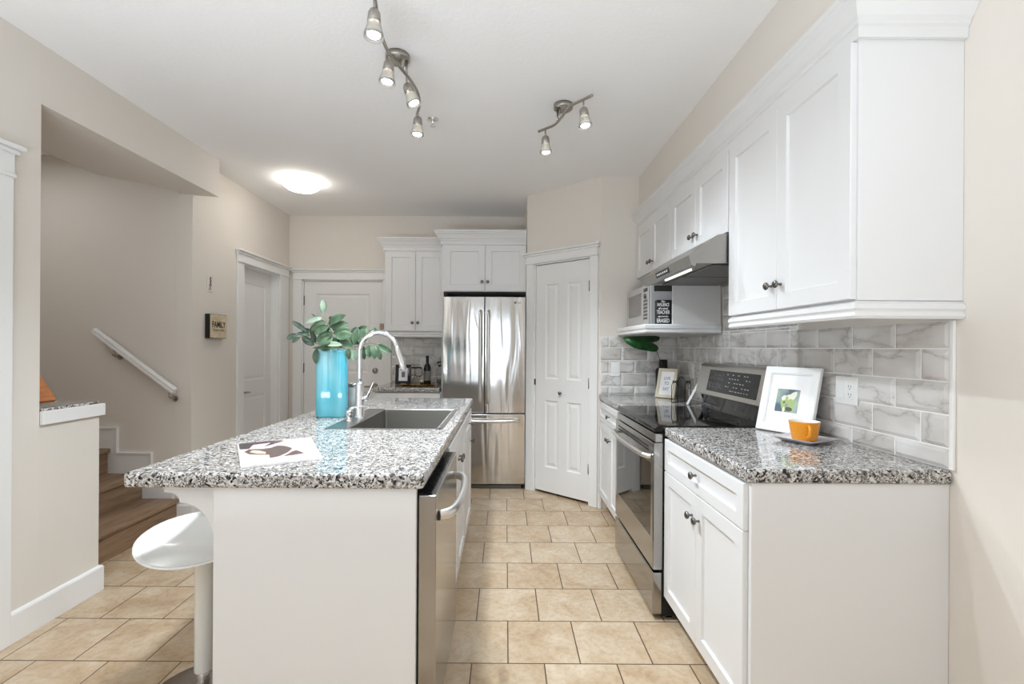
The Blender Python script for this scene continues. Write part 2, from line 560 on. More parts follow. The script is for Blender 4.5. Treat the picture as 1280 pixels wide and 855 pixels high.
flat('floor', [(-4.4, 1.6, -8.1, 5.2, -.06, 0)], 'floor')
flat('ceiling', [(-4.4, 1.6, -8.1, 5.2, H, H + .08)], 'ceiling')
flat('wall_left', [(XL - .12, XL, -8.0, 2.135, 0, H)], 'wall')
flat('wall_half', [(XL - .12, XL, 2.1352, 2.45, 0, .918)], 'wall')
bm = B()
prism(bm, [(XL, 2.1352), (XL, 3.462), (-2.38, 3.399), (-2.33, 3.34), (-2.64, 3.02), (-2.64, 2.1352)], 2.385, H - .0005, 'Z')
struct(obj('wall_soffit', bm, 'wall'))
flat('wall_stair', [(-4.3, XH - .121, YSTAIR, YSTAIR + .1, 0, H), (-4.3, -4.2, 1.9, YSTAIR, 0, H), (-4.3, XL - .121, 1.9, 2.0, 0, H)], 'wall')
HD0, HD1, HDZ = 4.05, 4.70, 2.0       # opening of the hall door
flat('wall_hall', [(XH - .12, XH, YSTAIR, HD0, 0, H), (XH - .12, XH, HD1, YB, 0, H), (XH - .12, XH, HD0, HD1, HDZ, H)], 'wall')
ED0, ED1, EDZ = -2.14, -1.292, 1.985    # opening of the entry door
flat('wall_back', [(XH - .12, ED0, YB, YB + .12, 0, H), (ED1, XR, YB, YB + .12, 0, H), (ED0, ED1, YB, YB + .12, EDZ, H)], 'wall')
flat('wall_right', [(XR, XR + .12, -8.0, YB, 0, H)], 'wall')
flat('wall_bulkhead', [(1.066, XR - .0005, 1.417, YP, 2.351, H - .0005)], 'wall')
# corner pantry
A_, B_ = Vector((.19, 4.26, 0)), Vector((.76, 3.76, 0))
E_ = (B_ - A_).normalized(); PN = Vector((E_.y, -E_.x, 0)); PL = (B_ - A_).length
PF = frame(A_, PN)
PD0, PD1, PDZ = .088, .668, 2.035
bm = B()
for x0, x1, z0, z1 in ((0, PD0, 0, H), (PD1, PL, 0, H), (PD0, PD1, PDZ, H)):
    box(bm, x0, x1, z0, z1, -.1, 0, mtx=PF)
box(bm, .19, .29, 4.26, YB, 0, H); box(bm, .76, XR, YP, YP + .1, 0, H)
struct(obj('wall_pantry', bm, 'wall'))
# wall behind the camera with its two window openings
flat('wall_rear', [(XL - .12, -1.9, -8.1, -8.0, 0, H), (-.2, .2, -8.1, -8.0, 0, H), (1.22, XR + .12, -8.1, -8.0, 0, H), (-1.9, -.2, -8.1, -8.0, 2.4, H),
                   (.2, 1.22, -8.1, -8.0, 0, .5), (.2, 1.22, -8.1, -8.0, 2.3, H)], 'wall')

# ------------------------------------------------------------------ trim
def header(bm, L, z0, z1, mt, depth=.022, ov=.022):
    """casing head in the local frame: board, bead and cap"""
    box(bm, 0, L, z0, z1 - .035, 0.0005, depth, .0015, 1, mt)
    box(bm, -.004, L + .004, z0 - .002, z0 + .014, 0.0005, depth + .008, .004, 2, mt)
    box(bm, -ov * .55, L + ov * .55, z1 - .036, z1 - .018, 0.0005, depth + .014, .005, 2, mt)
    box(bm, -ov, L + ov, z1 - .018, z1, 0.0005, depth + .028, .004, 2, mt)

def casing(name, mt, x0, x1, zo, L0, L1, z1, jamb=.1, wl=None):
    """two legs, head, jamb lining; opening x0..x1 up to zo in local frame"""
    bm = B()
    box(bm, L0, x0, 0.001, zo, .0005, .018, .0025, 2, mt)
    box(bm, x1, L1, 0.001, zo, .0005, .018, .0025, 2, mt)
    mh = mt @ Matrix.Translation((L0, 0, 0))
    header(bm, L1 - L0, zo, z1, mh)
    box(bm, x0 - .001, x0 + .012, 0.001, zo, -jamb, .001, mtx=mt)
    box(bm, x1 - .012, x1 + .001, 0.001, zo, -jamb, .001, mtx=mt)
    box(bm, x0, x1, zo - .012, zo + .001, -jamb, .001, mtx=mt)
    return struct(obj(name, bm, 'trim'))

# hall door casing: local x runs from far to near on a wall that looks +X  (u = +Y)
MH = frame((XH, 0, 0), (1, 0, 0))
casing('trim_2', MH, HD0, HD1, HDZ, HD0 - .095, YB - .045, 2.108, .119)
ME = frame((0, YB, 0), FACE_C)
casing('trim_3', ME, ED0, ED1, EDZ, XH + .05, ED1 + .092, 2.095, .05)
casing('trim_4', PF, PD0, PD1, PDZ, .006, PL - .016, 2.136, .099)
# casing of the doorway at the left edge of the picture
bm = B()
ML = frame((XL, 0, 0), (1, 0, 0))
box(bm, 1.905, 2.0, 0.001, 2.0, .0005, .02, .0025, 2, ML)
header(bm, .98, 2.0, 2.135, ML @ Matrix.Translation((1.022, 0, 0)), .022, .024)
struct(obj('trim_1', bm, 'trim'))

BBP = [(0.0005, .0005), (.016, .0005), (.016, .122), (.012, .130), (.0005, .134)]
def baseboard(name, path):
    bm = B(); sweep(bm, path, BBP)
    return struct(obj(name, bm, 'trim'))
baseboard('baseboard_left', [(XL, 2.001), (XL, 2.45), (XL - .12, 2.45)])
baseboard('baseboard_hall', [(XH - .12, YSTAIR), (XH, YSTAIR), (XH, HD0 - .096)])
baseboard('baseboard_pantry', [(.76, YP - .0), (.772, YP)])

# ------------------------------------------------------------------ doors
def hinge(parent, mt, x, z, h=.085):
    k = B(); lathe(k, [(.006, 0), (.006, h)], 10, mt @ Matrix.Translation((x, z, .006)) @ Matrix.Rotation(-PI / 2, 4, 'X'))
    box(k, x - .010, x + .010, z, z + h, -.001, .003, mtx=mt)
    return obj('hinge', k, 'rubber', parent)
RAISED = [(.010, -.009), (.022, -.009), (.042, -.003)]
# pantry door: four raised panels
bm = B()
pw = PD1 - PD0 - .030
mp = PF @ Matrix.Translation((PD0 + .015, .022, -.006))
dh = PDZ - .012 - .022 - .006
panel_mesh(bm, pw, dh, .035, [0, .105, .245, .335, .475, pw], [0, .215, .80, .99, 1.82, dh], {(1, 1), (3, 1), (1, 3), (3, 3)}, RAISED, mp)
d3 = struct(obj('door_3', bm, 'door'), 'white four-panel pantry door in the angled corner wall')
for z in (.23, .93, 1.73): hinge(d3, mp, pw + .004, z)
k = B(); box(k, -.012, 0, .93, .985, -.002, .008, .002, 1, mp); obj('latch', k, 'blackplastic', d3)
k = B(); lathe(k, [(.006, 0), (.006, .012), (.014, .018), (.016, .026), (.010, .032), (0, .033)], 16, mp @ Matrix.Translation((pw / 2, .875, 0))); obj('knob', k, 'knob', d3)
# entry door on the back wall
bm = B()
ew = ED1 - ED0 - .03
me_ = ME @ Matrix.Translation((ED0 + .015, .008, -.012))
eh = EDZ - .012 - .008 - .004
panel_mesh(bm, ew, eh, .04, [0, .13, ew - .13, ew], [0, .22, .80, 1.0, eh - .13, eh], {(1, 1), (1, 3)}, RAISED, me_)
d2 = struct(obj('door_2', bm, 'door'), 'white entry door with steel deadbolt on the back wall')
for z in (.25, 1.00, 1.71): hinge(d2, me_, -.004, z, .1)
k = B(); lathe(k, [(.030, 0), (.030, .008), (.022, .014), (.021, .022), (0, .024)], 20, me_ @ Matrix.Translation((ew - .065, 1.025, 0))); obj('deadbolt', k, 'nickel', d2)
k = B(); lathe(k, [(.032, 0), (.032, .006), (.014, .010), (.012, .045)], 20, me_ @ Matrix.Translation((ew - .065, .86, 0)))
tube(k, [me_ @ Vector(p) for p in ((ew - .065, .86, .042), (ew - .10, .862, .048), (ew - .18, .858, .046))], [.011, .009, .007]); obj('door_handle', k, 'nickel', d2)
k = B(); box(k, ew - .012, ew + .030, 1.46, 1.52, .004, .020, .003, 1, me_ @ Matrix.Translation((0, 0, .02))); box(k, ew + .002, ew + .016, 1.475, 1.505, .024, .048, .003, 1, me_ @ Matrix.Translation((0, 0, .01))); obj('security_latch', k, 'brass', d2)
# hall door, set deep in its opening
bm = B()
hw = HD1 - HD0 - .028
mh_ = MH @ Matrix.Translation((HD0 + .014, .008, -.075))
hh = HDZ - .012 - .012
panel_mesh(bm, hw, hh, .035, [0, .10, hw - .10, hw], [0, .20, .82, .96, hh - .12, hh], {(1, 1), (1, 3)}, RAISED, mh_)
d1 = struct(obj('door_1', bm, 'door'), 'white two-panel door deep in the hallway opening')
k = B(); lathe(k, [(.026, 0), (.026, .006), (.010, .01), (.010, .045)], 16, mh_ @ Matrix.Translation((.06, .86, 0)))
tube(k, [mh_ @ Vector(p) for p in ((.06, .86, .042), (.10, .862, .046), (.17, .858, .046))], [.010, .009, .007]); obj('door_handle', k, 'nickel', d1)

# ------------------------------------------------------------------ staircase
st = thing('staircase', 'brown wooden staircase with white stepped skirt behind the half wall', 'stairs', (-2.6, 3.0, 0))
RX, RISE, RUN = -2.372, .18, .25
for k in range(4):
    x1 = RX - k * RUN
    y0 = 2.455
    b1 = B(); box(b1, x1 - .02, x1, y0, YSTAIR - .016, RISE * k + .0005, RISE * (k + 1) - .028); obj('riser', b1, 'stair', st)
    b2 = B(); box(b2, x1 - RUN - .02, x1 + .022, y0, YSTAIR - .016, RISE * (k + 1) - .028, RISE * (k + 1), .006, 2); obj('tread', b2, 'stair', st)
bm = B()
pts = [(XH - .122, .32), (-2.56, .32), (-2.56, .505), (-2.81, .505), (-2.81, .685), (-3.06, .685), (-3.06, .865), (-3.31, .865), (-3.31, .001), (XH - .122, .001)]
prism(bm, pts, YSTAIR - .015, YSTAIR - .0005, 'Y')
cap = [(-2.402, .32), (-2.56, .32), (-2.56, .505), (-2.81, .505), (-2.81, .685), (-3.06, .685), (-3.06, .865)]
for (xa, za), (xb, zb) in zip(cap, cap[1:]):
    if za == zb: box(bm, min(xa, xb) - .006, max(xa, xb) + .006, YSTAIR - .022, YSTAIR - .0005, za - .006, za + .006)
    else: box(bm, xa - .006, xa + .006, YSTAIR - .022, YSTAIR - .0005, min(za, zb) + .0061, max(za, zb) - .0061)
obj('skirt_board', bm, 'trim', st)

hr = thing('handrail', 'white wooden handrail sloping down the grey stair wall', 'handrail', (-2.62, 3.33, 1.15))
p0, p1 = px(118, 413, 3.34), px(219, 489, 3.34)
d = (p1 - p0).normalized(); nrm_ = d.cross(Vector((0, 1, 0))).normalized()
if nrm_.z < 0: nrm_ = -nrm_
bm = B()
sec = [(-.024, -.028), (-.024, -.010), (-.018, -.004), (-.026, .008), (-.022, .022), (-.010, .030), (.010, .030), (.022, .022), (.026, .008), (.018, -.004), (.024, -.010), (.024, -.028)]
loft(bm, [[tuple(p + Vector((0, 1, 0)) * a * .8 + nrm_ * b * .72) for a, b in sec] for p in (p0, p1)], smooth=False)
obj('rail', bm, 'trim', hr)
for f_ in (.27, .965):
    q = p0.lerp(p1, f_) - nrm_ * .03
    bm = B(); tube(bm, curve([q, q + Vector((0, .0, -.035)), Vector((q.x, YSTAIR - .004, q.z - .05))], 5), .007, 8)
    lathe(bm, [(.02, 0), (.02, .005)], 14, frame((q.x, YSTAIR - .0005, q.z - .05), FACE_C)); obj('bracket', bm, 'nickel', hr)

lg = thing('granite_ledge', 'granite capped ledge with white edge on the half wall by the stairs', 'ledge', (XL - .08, 2.3, .92))
bm = B(); prism(bm, [(XL + .016, 2.137), (XL + .016, 2.470), (XL - .32, 2.470), (XL - .32, 2.4525), (XL - .002, 2.4525), (XL - .002, 2.137)], .919, .980, 'Z', .0015, seg=1); obj('edge_trim', bm, 'trim', lg)
bm = B(); box(bm, XL - .32, XL - .0025, 2.137, 2.4515, .9195, .992, .003, 2); obj('ledge_slab', bm, 'granite', lg)
bm = B()
q0, q1 = px(64, 513, 2.30), px(46, 486, 2.30)
dd = (q1 - q0).normalized(); nn = Vector((dd.z, 0, -dd.x))
q0.z = 1.0125
prism(bm, [(q0.x, q0.z), (q0.x + dd.x * .3, q0.z + dd.z * .3), (q0.x + dd.x * .3 - nn.x * .02, q0.z + dd.z * .3 - nn.z * .02), (q0.x - nn.x * .02, q0.z - nn.z * .02)], 2.19, 2.33, 'Y', .003)
tag(obj('wooden_board', bm, 'orangewood'), 'orange-brown wooden board leaning on the granite ledge by the stairs', 'board')

# ------------------------------------------------------------------ tiled backsplash
TW, TH = .205, .1035
def tiles(bm, mt, x0, x1, z0, z1, zref, xref, skip=None):
    """bevelled running bond in the local frame, joints referred to (xref, zref)"""
    uvl = bm.loops.layers.uv.verify()
    g = .0020
    j0 = math.floor((z0 - zref) / TH) - 1
    for j in range(j0, j0 + 30):
        za, zb = zref + j * TH, zref + (j + 1) * TH
        a, b = max(za, z0), min(zb, z1)
        if b - a < .006: continue
        off = 0 if j % 2 == 0 else TW / 2
        i0 = math.floor((x0 - xref - off) / TW) - 1
        for i in range(i0, i0 + 40):
            xa, xb = xref + off + i * TW, xref + off + (i + 1) * TW
            c, d_ = max(xa, x0), min(xb, x1)
            if d_ - c < .008: continue
            ru, rv = random.uniform(0, 50), random.uniform(0, 50)
            rings = []
            for ins, dep in ((g, .001), (g, .0048), (.014, .0105)):
                ix = min(ins, (d_ - c) * .35); iz = min(ins, (b - a) * .35)
                rings.append([Vector((c + ix, a + iz, dep)), Vector((d_ - ix, a + iz, dep)), Vector((d_ - ix, b - iz, dep)), Vector((c + ix, b - iz, dep))])
            vs = [[bm.verts.new(mt @ p) for p in r] for r in rings]
            fs = []
            for r1, r2, l1, l2 in ((vs[0], vs[1], rings[0], rings[1]), (vs[1], vs[2], rings[1], rings[2])):
                for k in range(4):
                    fs.append((bm.faces.new([r1[k], r1[(k + 1) % 4], r2[(k + 1) % 4], r2[k]]), [l1[k], l1[(k + 1) % 4], l2[(k + 1) % 4], l2[k]]))
            fs.append((bm.faces.new(vs[2]), rings[2]))
            for f, ls in fs:
                for lp, p in zip(f.loops, ls):
                    lp[uvl].uv = (ru + p.x * 4, rv + p.y * 4)
    return bm

def backsplash(name, mt, regions, zref, xref):
    bm = B()
    bm.loops.layers.uv.verify()
    for x0, x1, z0, z1 in regions:
        tiles(bm, mt, x0, x1, z0, z1, zref, xref)
    n = len(bm.faces)
    for x0, x1, z0, z1 in regions:
        box(bm, x0, x1, z0, z1, .0004, .0046, mtx=mt, mi=1)
    bm.faces.ensure_lookup_table()
    return struct(obj(name, bm, ['marble', 'grout']))
MR = frame((XR, 0, 0), FACE_R)       # local x = -Y
bs = backsplash('wall_backsplash_right', MR, [(-YP + .01, -1.452, .916, 1.38), (-2.972, -2.215, 1.3802, 1.84)], 1.2915, -1.452)
bm = B(); box(bm, -1.451, -1.436, .916, 1.38, .0005, .011, .003, 2, MR); struct(obj('trim_5', bm, 'trim'))
MPW = frame((0, YP, 0), FACE_C)
backsplash('wall_backsplash_pantry', MPW, [(.762, XR - .011, .916, 1.38)], 1.2915, .83)
MBW = frame((0, YB, 0), FACE_C)
backsplash('wall_backsplash_back', MBW, [(-1.19, -.595, .916, 1.383)], 1.2915, -.86)

# ------------------------------------------------------------------ worktops
def worktop(name, x0, x1, y0, y1, z0, z1, label, hole=None, r=.010, outer=('x0', 'x1', 'y0', 'y1')):
    t = B()
    xc, yc = [x0, x1], [y0, y1]
    if hole: xc = [x0, hole[0], hole[1], x1]; yc = [y0, hole[2], hole[3], y1]
    V = {}
    def v(i, j, k):
        if (i, j, k) not in V: V[i, j, k] = t.verts.new((xc[i], yc[j], (z0, z1)[k]))
        return V[i, j, k]
    cells = {(i, j) for i in range(len(xc) - 1) for j in range(len(yc) - 1)} - ({(1, 1)} if hole else set())
    for i, j in cells:
        t.faces.new([v(i, j, 1), v(i + 1, j, 1), v(i + 1, j + 1, 1), v(i, j + 1, 1)])
        t.faces.new([v(i, j, 0), v(i, j + 1, 0), v(i + 1, j + 1, 0), v(i + 1, j, 0)])
        for (di, dj), (a, b) in {(-1, 0): ((i, j), (i, j + 1)), (1, 0): ((i + 1, j + 1), (i + 1, j)), (0, -1): ((i + 1, j), (i, j)), (0, 1): ((i, j + 1), (i + 1, j + 1))}.items():
            if (i + di, j + dj) not in cells:
                t.faces.new([v(*a, 0), v(*b, 0), v(*b, 1), v(*a, 1)])
    bmesh.ops.recalc_face_normals(t, faces=list(t.faces))
    lim = {'x0': (0, x0), 'x1': (0, x1), 'y0': (1, y0), 'y1': (1, y1)}
    es = []
    for e in t.edges:
        if len(e.link_faces) == 2 and e.calc_face_angle() > 1:
            for k in outer:
                ax, val = lim[k]
                if all(abs(p.co[ax] - val) < 1e-6 for p in e.verts): es.append(e); break
    bmesh.ops.bevel(t, geom=es, offset=r, segments=3, profile=.5, affect='EDGES')
    bm = B(); merge(bm, t)
    o = obj(name, bm, 'granite')
    return tag(o, label, 'worktop')
ZT, ZU = .915, .871
IX0, IX1, IY0, IY1 = -1.113, -.236, 1.362, 3.405
SKX0, SKX1, SKY0, SKY1 = -.815, -.300, 2.10, 2.785
worktop('island_worktop', IX0, IX1, IY0, IY1, ZU, ZT, 'long speckled granite worktop of the island with the sink cut in', (SKX0 + .015, SKX1 - .012, SKY0 + .012, SKY1 - .012))
RX0 = .752
RN0, RN1 = 2.212, 2.978      # range gap
worktop('counter_worktop', RX0, XR - .001, 1.444, RN0 - .002, ZU, ZT, 'near speckled granite worktop on the right with the yellow cup')
worktop('counter_worktop', RX0, XR - .001, RN1 + .002, YP - .001, ZU, ZT, 'short far granite worktop between the range and the pantry wall', outer=('x0', 'y0'))
worktop('counter_worktop', -1.205, -.595, 4.242, YB - .001, ZU + .004, ZT, 'small granite worktop left of the fridge with the gold tray', outer=('x0', 'y0'))

# ------------------------------------------------------------------ island
isl = thing('kitchen_island', 'white island end panel and back with curved corbels under the granite', 'kitchen island', (-.6, 1.5, 0))
bm = B(); box(bm, -.862, -.262, 1.385, 1.404, .001, ZU - .001, .0012, 1); obj('end_panel', bm, 'cab', isl)
bm = B(); box(bm, -.862, -.845, 1.4045, 3.345, .001, ZU - .001); box(bm, -.8445, -.262, 3.328, 3.345, .001, ZU - .001); obj('back_panel', bm, 'cab', isl)
for y in (1.415, 3.02):
    prof = [(-.8625, ZU - .001), (-1.03, ZU - .001), (-1.03, ZU - .028)]
    for k in range(0, 6):
        a = k / 5 * PI / 2
        prof.append((-1.018 + .035 * math.sin(a) , ZU - .028 - .030 * (1 - math.cos(a))))
    for k in range(0, 9):
        a = k / 8 * PI / 2
        prof.append((-.975 + .098 * math.sin(a), ZU - .060 - .125 * (1 - math.cos(a))))
    prof += [(-.874, ZU - .22), (-.8625, ZU - .23)]
    bm = B(); prism(bm, prof, y, y + .05, 'Y'); obj('corbel', bm, 'cab', isl)

# dishwasher in the near end of the island
dw = thing('dishwasher', 'stainless steel dishwasher with curved bar handle in the island end', 'dishwasher', (-.5, 1.71, 0))
bm = B(); box(bm, -.82, -.264, 1.412, 2.012, .10, .862); box(bm, -.80, -.31, 1.412, 2.012, .001, .0995); obj('body', bm, 'blackplastic', dw)
bm = B(); box(bm, -.262, -.207, 1.415, 2.010, .115, .838, .003, 2); obj('door', bm, 'steel_range', dw)
bm = B(); box(bm, -.258, -.222, 1.43, 1.995, .8381, .8405); obj('control_strip', bm, 'display', dw)
bm = B(); ys = [1.475, 1.50, 1.56, 1.71, 1.86, 1.92, 1.945]; xs = [-.207, -.178, -.160, -.152, -.160, -.178, -.207]
tube(bm, curve([(x, y, .757) for x, y in zip(xs, ys)], 6), .017, 12, flat=.75); obj('handle', bm, 'steel_bar', dw)

def base_unit(name, label, group, loc, o_carc, carc, toe, fronts, n):
    """fronts: (kind, origin, w, h, knob)"""
    t = thing(name, label, 'cabinet', loc, group)
    bm = B()
    for b_ in carc: box(bm, *b_)
    obj('body', bm, 'cab', t)
    if toe:
        bm = B(); box(bm, *toe); obj('toe_kick', bm, 'cab', t)
    for kind, o, w, h, knob in fronts:
        shaker(t, kind, o, n, w, h, knob, rail=.055 if kind == 'door' else .045)
    return t
IF = -.239
def carcass(x0, x1, y0, y1, z0, z1, th=.016):
    """open-topped box of boards so a sink can hang in it"""
    return [(x0, x0 + th, y0, y1, z0, z1), (x1 - th, x1, y0, y1, z0, z1), (x0 + th, x1 - th, y0, y0 + th, z0, z1), (x0 + th, x1 - th, y1 - th, y1, z0, z1), (x0 + th, x1 - th, y0 + th, y1 - th, z0, z0 + th)]
base_unit('base_cabinet', 'white sink cabinet with a door pair in the island beside the dishwasher', 'island cabinets', (-.55, 2.4, 0), None,
          carcass(-.842, -.262, 2.016, 2.825, .10, ZU - .001), (-.34, -.325, 2.016, 2.825, .001, .0995),
          [('door', (IF, 2.024, .115), .394, .735, (.394 - .035, .60)), ('door', (IF, 2.421, .115), .398, .735, (.035, .60))], FACE_I)
base_unit('base_cabinet', 'narrow white cabinet with one drawer above a door at the far island end', 'island cabinets', (-.55, 3.07, 0), None,
          carcass(-.842, -.262, 2.828, 3.326, .10, ZU - .001), (-.34, -.325, 2.828, 3.326, .001, .0995),
          [('drawer', (IF, 2.833, .715), .482, .140, (.241, .070)), ('door', (IF, 2.833, .115), .482, .592, (.482 - .06, .52))], FACE_I)

# sink
sk = thing('sink', 'stainless steel sink with a faucet deck set into the island granite', 'sink', ((SKX0 + SKX1) / 2, (SKY0 + SKY1) / 2, .72))
bx0, bx1, by0, by1 = -.712, SKX1 + .014, SKY0 + .020, SKY1 - .020
L_ = [rrect(SKX0, SKX1, SKY0, SKY1, ZT + .0005, .012), rrect(SKX0, SKX1, SKY0, SKY1, ZT + .0020, .012), rrect(SKX0 + .003, SKX1 - .003, SKY0 + .003, SKY1 - .003, ZT + .0032, .010),
      rrect(bx0 - .004, bx1 + .004, by0 - .004, by1 + .004, ZT + .0032, .012), rrect(bx0, bx1, by0, by1, ZT - .001, .012), rrect(bx0 + .004, bx1 - .004, by0 + .004, by1 - .004, .745, .014), rrect(bx0 + .02, bx1 - .02, by0 + .02, by1 - .02, .728, .010)]
bm = B(); loft(bm, L_, capa=False, capb=True); obj('basin', bm, 'steel_sink', sk)
bm = B(); lathe(bm, [(.045, 0), (.045, .002), (.03, .003), (.028, -.004 + .006), (0, .001)], 20, Matrix.Translation(((bx0 + bx1) / 2, (by0 + by1) / 2, .7285))); obj('drain', bm, 'chrome', sk)

ZD = ZT + .0034
FX, FY = -.755, 2.425
fc = thing('faucet', 'chrome pull-down gooseneck faucet on the island sink', 'faucet', (FX, FY, ZD))
bm = B(); lathe(bm, [(.030, 0), (.030, .006), (.024, .010), (.0215, .02), (.0215, .172), (.020, .180), (.014, .186)], 24, Matrix.Translation((FX, FY, ZD))); obj('base', bm, 'chrome', fc)
bm = B()
arc = [(FX, FY, ZD + .184), (FX, FY, 1.20), (FX, FY, 1.255)]
R_ = .098
for k in range(1, 13):
    a = PI - k / 12 * PI * .93
    arc.append((FX + R_ + R_ * math.cos(a), FY - .01 * k / 12, 1.262 + R_ * math.sin(a) * 1.0))
tube(bm, curve(arc, 4), .0128, 14); obj('neck', bm, 'chrome', fc)
bm = B(); e0 = Vector(arc[-1]); dirn = (Vector(arc[-1]) - Vector(arc[-2])).normalized(); dirn = (dirn + Vector((.10, 0, -.4))).normalized()
tube(bm, [e0 - dirn * .005, e0 + dirn * .004, e0 + dirn * .02, e0 + dirn * .085, e0 + dirn * .118, e0 + dirn * .122], [.0125, .0145, .0150, .0165, .0175, .014], 16); obj('spray_head', bm, 'chrome', fc)
bm = B(); tube(bm, [(FX + .015, FY, ZD + .10), (FX + .044, FY, ZD + .10)], .014, 14)
tube(bm, curve([(FX + .036, FY, ZD + .10), (FX + .050, FY, ZD + .135), (FX + .072, FY, ZD + .185)], 5), [.007] * 6 + [.005] * 5, 10); obj('lever', bm, 'chrome', fc)
sd = thing('soap_dispenser', 'short chrome soap dispenser pump on the sink deck', 'soap dispenser', (-.772, 2.315, ZD))
bm = B(); lathe(bm, [(.021, 0), (.021, .006), (.014, .010), (.013, .034), (.018, .038), (.018, .052), (.008, .056)], 18, Matrix.Translation((-.772, 2.315, ZD))); obj('collar', bm, 'chrome', sd)
bm = B(); tube(bm, curve([(-.772, 2.315, ZD + .050), (-.760, 2.315, ZD + .064), (-.735, 2.315, ZD + .068), (-.700, 2.315, ZD + .074)], 4), [.008] * 5 + [.006] * 4 + [.0045] * 4, 10); obj('spout', bm, 'chrome', sd)
cn = thing('canister', 'clear glass canister with steel lid behind the turquoise vase', 'canister', (-.838, 2.585, ZT))
bm = B(); lathe(bm, [(.031, .001), (.033, .004), (.033, .150), (.031, .152), (.0295, .150), (.0295, .008), (0, .007)], 24, Matrix.Translation((-.838, 2.585, ZT)), capt=False); obj('jar', bm, 'canister', cn)
bm = B(); lathe(bm, [(.034, .1525), (.034, .166), (.030, .170), (0, .171)], 24, Matrix.Translation((-.838, 2.585, ZT))); obj('lid', bm, 'nickel', cn)

# magazine
g = [pz(296.4, 554.6, .922), pz(300.8, 583.0, .922), pz(403.6, 572.2, .922), pz(388.5, 546.2, .922)]
mg = thing('magazine', 'pink fashion magazine with dark haired figures on the island granite', 'magazine', (sum(p.x for p in g) / 4, sum(p.y for p in g) / 4, ZT))
bm = B(); loft(bm, [[(p.x, p.y, z) for p in g] for z in (.9155, .9216)]); obj('pages', bm, 'paper', mg)
def mq(s, t_):      # s along the near edge 0..1, t_ away from it
    a = g[1].lerp(g[2], s); b = g[0].lerp(g[3], s)
    return a.lerp(b, t_)
def mpoly(bm, pts, z, mi):
    vs = [bm.verts.new((mq(s, t_).x, mq(s, t_).y, z)) for s, t_ in pts]
    f = bm.faces.new(vs); f.material_index = mi
    f.normal_update()
    if f.normal.z < 0: f.normal_flip()
bm = B()
mpoly(bm, [(0, 0), (1, 0), (1, 1), (0, 1)], .9218, 0)
mpoly(bm, [(0, .02), (1, .02), (1, .10), (0, .10)], .92195, 4)
mpoly(bm, [(.02, .70), (.13, .68), (.20, .86), (.45, .90), (.62, .97), (.40, .99), (.02, .99)], .9220, 2)
mpoly(bm, [(.33, .72), (.45, .80), (.62, .93), (.55, .93), (.42, .88)], .9221, 2)
mpoly(bm, [(.07, .56), (.13, .66), (.30, .62), (.42, .64), (.50, .72), (.60, .66), (.68, .52), (.60, .36), (.48, .24), (.36, .20), (.36, .34), (.24, .38), (.12, .44)], .92205, 1)
mpoly(bm, [(.13, .52), (.17, .60), (.26, .56), (.33, .46), (.32, .38), (.22, .42)], .9222, 3)
mpoly(bm, [(.53, .22), (.66, .38), (.72, .42), (.80, .26), (.64, .22)], .9221, 1)
obj('cover', bm, ['pink', 'hair', 'hair2', 'skin', 'paper'], mg)

# turquoise vase
vc = Vector((-.912, 2.462, ZT))
vs_ = thing('vase', 'tall turquoise glass vase with wavy sides on the island', 'vase', vc)
def wave(z, k, a=.081, b=.040):
    out = []
    for i in range(40):
        t_ = 2 * PI * i / 40
        c_, s_ = math.cos(t_), math.sin(t_)
        x = a * k * math.copysign(abs(c_) ** .72, c_); y = b * k * math.copysign(abs(s_) ** .6, s_)
        y *= 1 - .30 * math.exp(-(x / (a * .42)) ** 2) * (1 if s_ < 0 else .6)
        out.append((vc.x + x, vc.y + y, z))
    return out
bm = B()
loft(bm, [wave(ZT + .0005, .93), wave(ZT + .010, .99), wave(ZT + .05, 1), wave(ZT + .34, 1), wave(ZT + .352, .985), wave(ZT + .352, .94), wave(ZT + .33, .93), wave(ZT + .03, .90)], smooth=True)
obj('glass_body', bm, 'vase', vs_)

# branches in the vase
def leaf(bm, p0, p1, w, mi=0, tilt=0.0, bend=.08, side=None):
    """pointed oval blade with a folded midrib from p0 to p1"""
    ax = p1 - p0; L = ax.length; d = ax.normalized()
    vw = Vector((0, -1, .25)).normalized()
    s_ = d.cross(vw).normalized()
    s_ = Matrix.Rotation(tilt, 3, d) @ s_
    nn = s_.cross(d).normalized()
    if nn.y > 0: nn = -nn
    N = 8; rows = []
    for i in range(N + 1):
        t_ = i / N
        hw = w / 2 * (math.sin(PI * min(1, t_ * .97 + .03)) ** .62) if 0 < t_ < 1 else .0006
        c = p0 + ax * t_ + nn * (bend * L * math.sin(PI * t_))
        rows.append([c - s_ * hw + nn * hw * .22, c - s_ * hw * .5 + nn * hw * .09, c, c + s_ * hw * .5 + nn * hw * .09, c + s_ * hw + nn * hw * .22])
    th = nn * -.0011
    F_ = [[bm.verts.new(q) for q in r] for r in rows]; K_ = [[bm.verts.new(q + th) for q in r] for r in rows]
    for i in range(N):
        for k in range(4):
            for G, fl in ((F_, 0), (K_, 1)):
                q = [G[i][k], G[i][k + 1], G[i + 1][k + 1], G[i + 1][k]]
                f = bm.faces.new(q[::-1] if fl else q); f.smooth = True; f.material_index = mi
        for k in (0, 4):
            f = bm.faces.new([F_[i][k], F_[i + 1][k], K_[i + 1][k], K_[i][k]]); f.material_index = mi
def LQ(x, y, Y): return px(340 + x / 8.533, 370 + y / 8.533, Y)
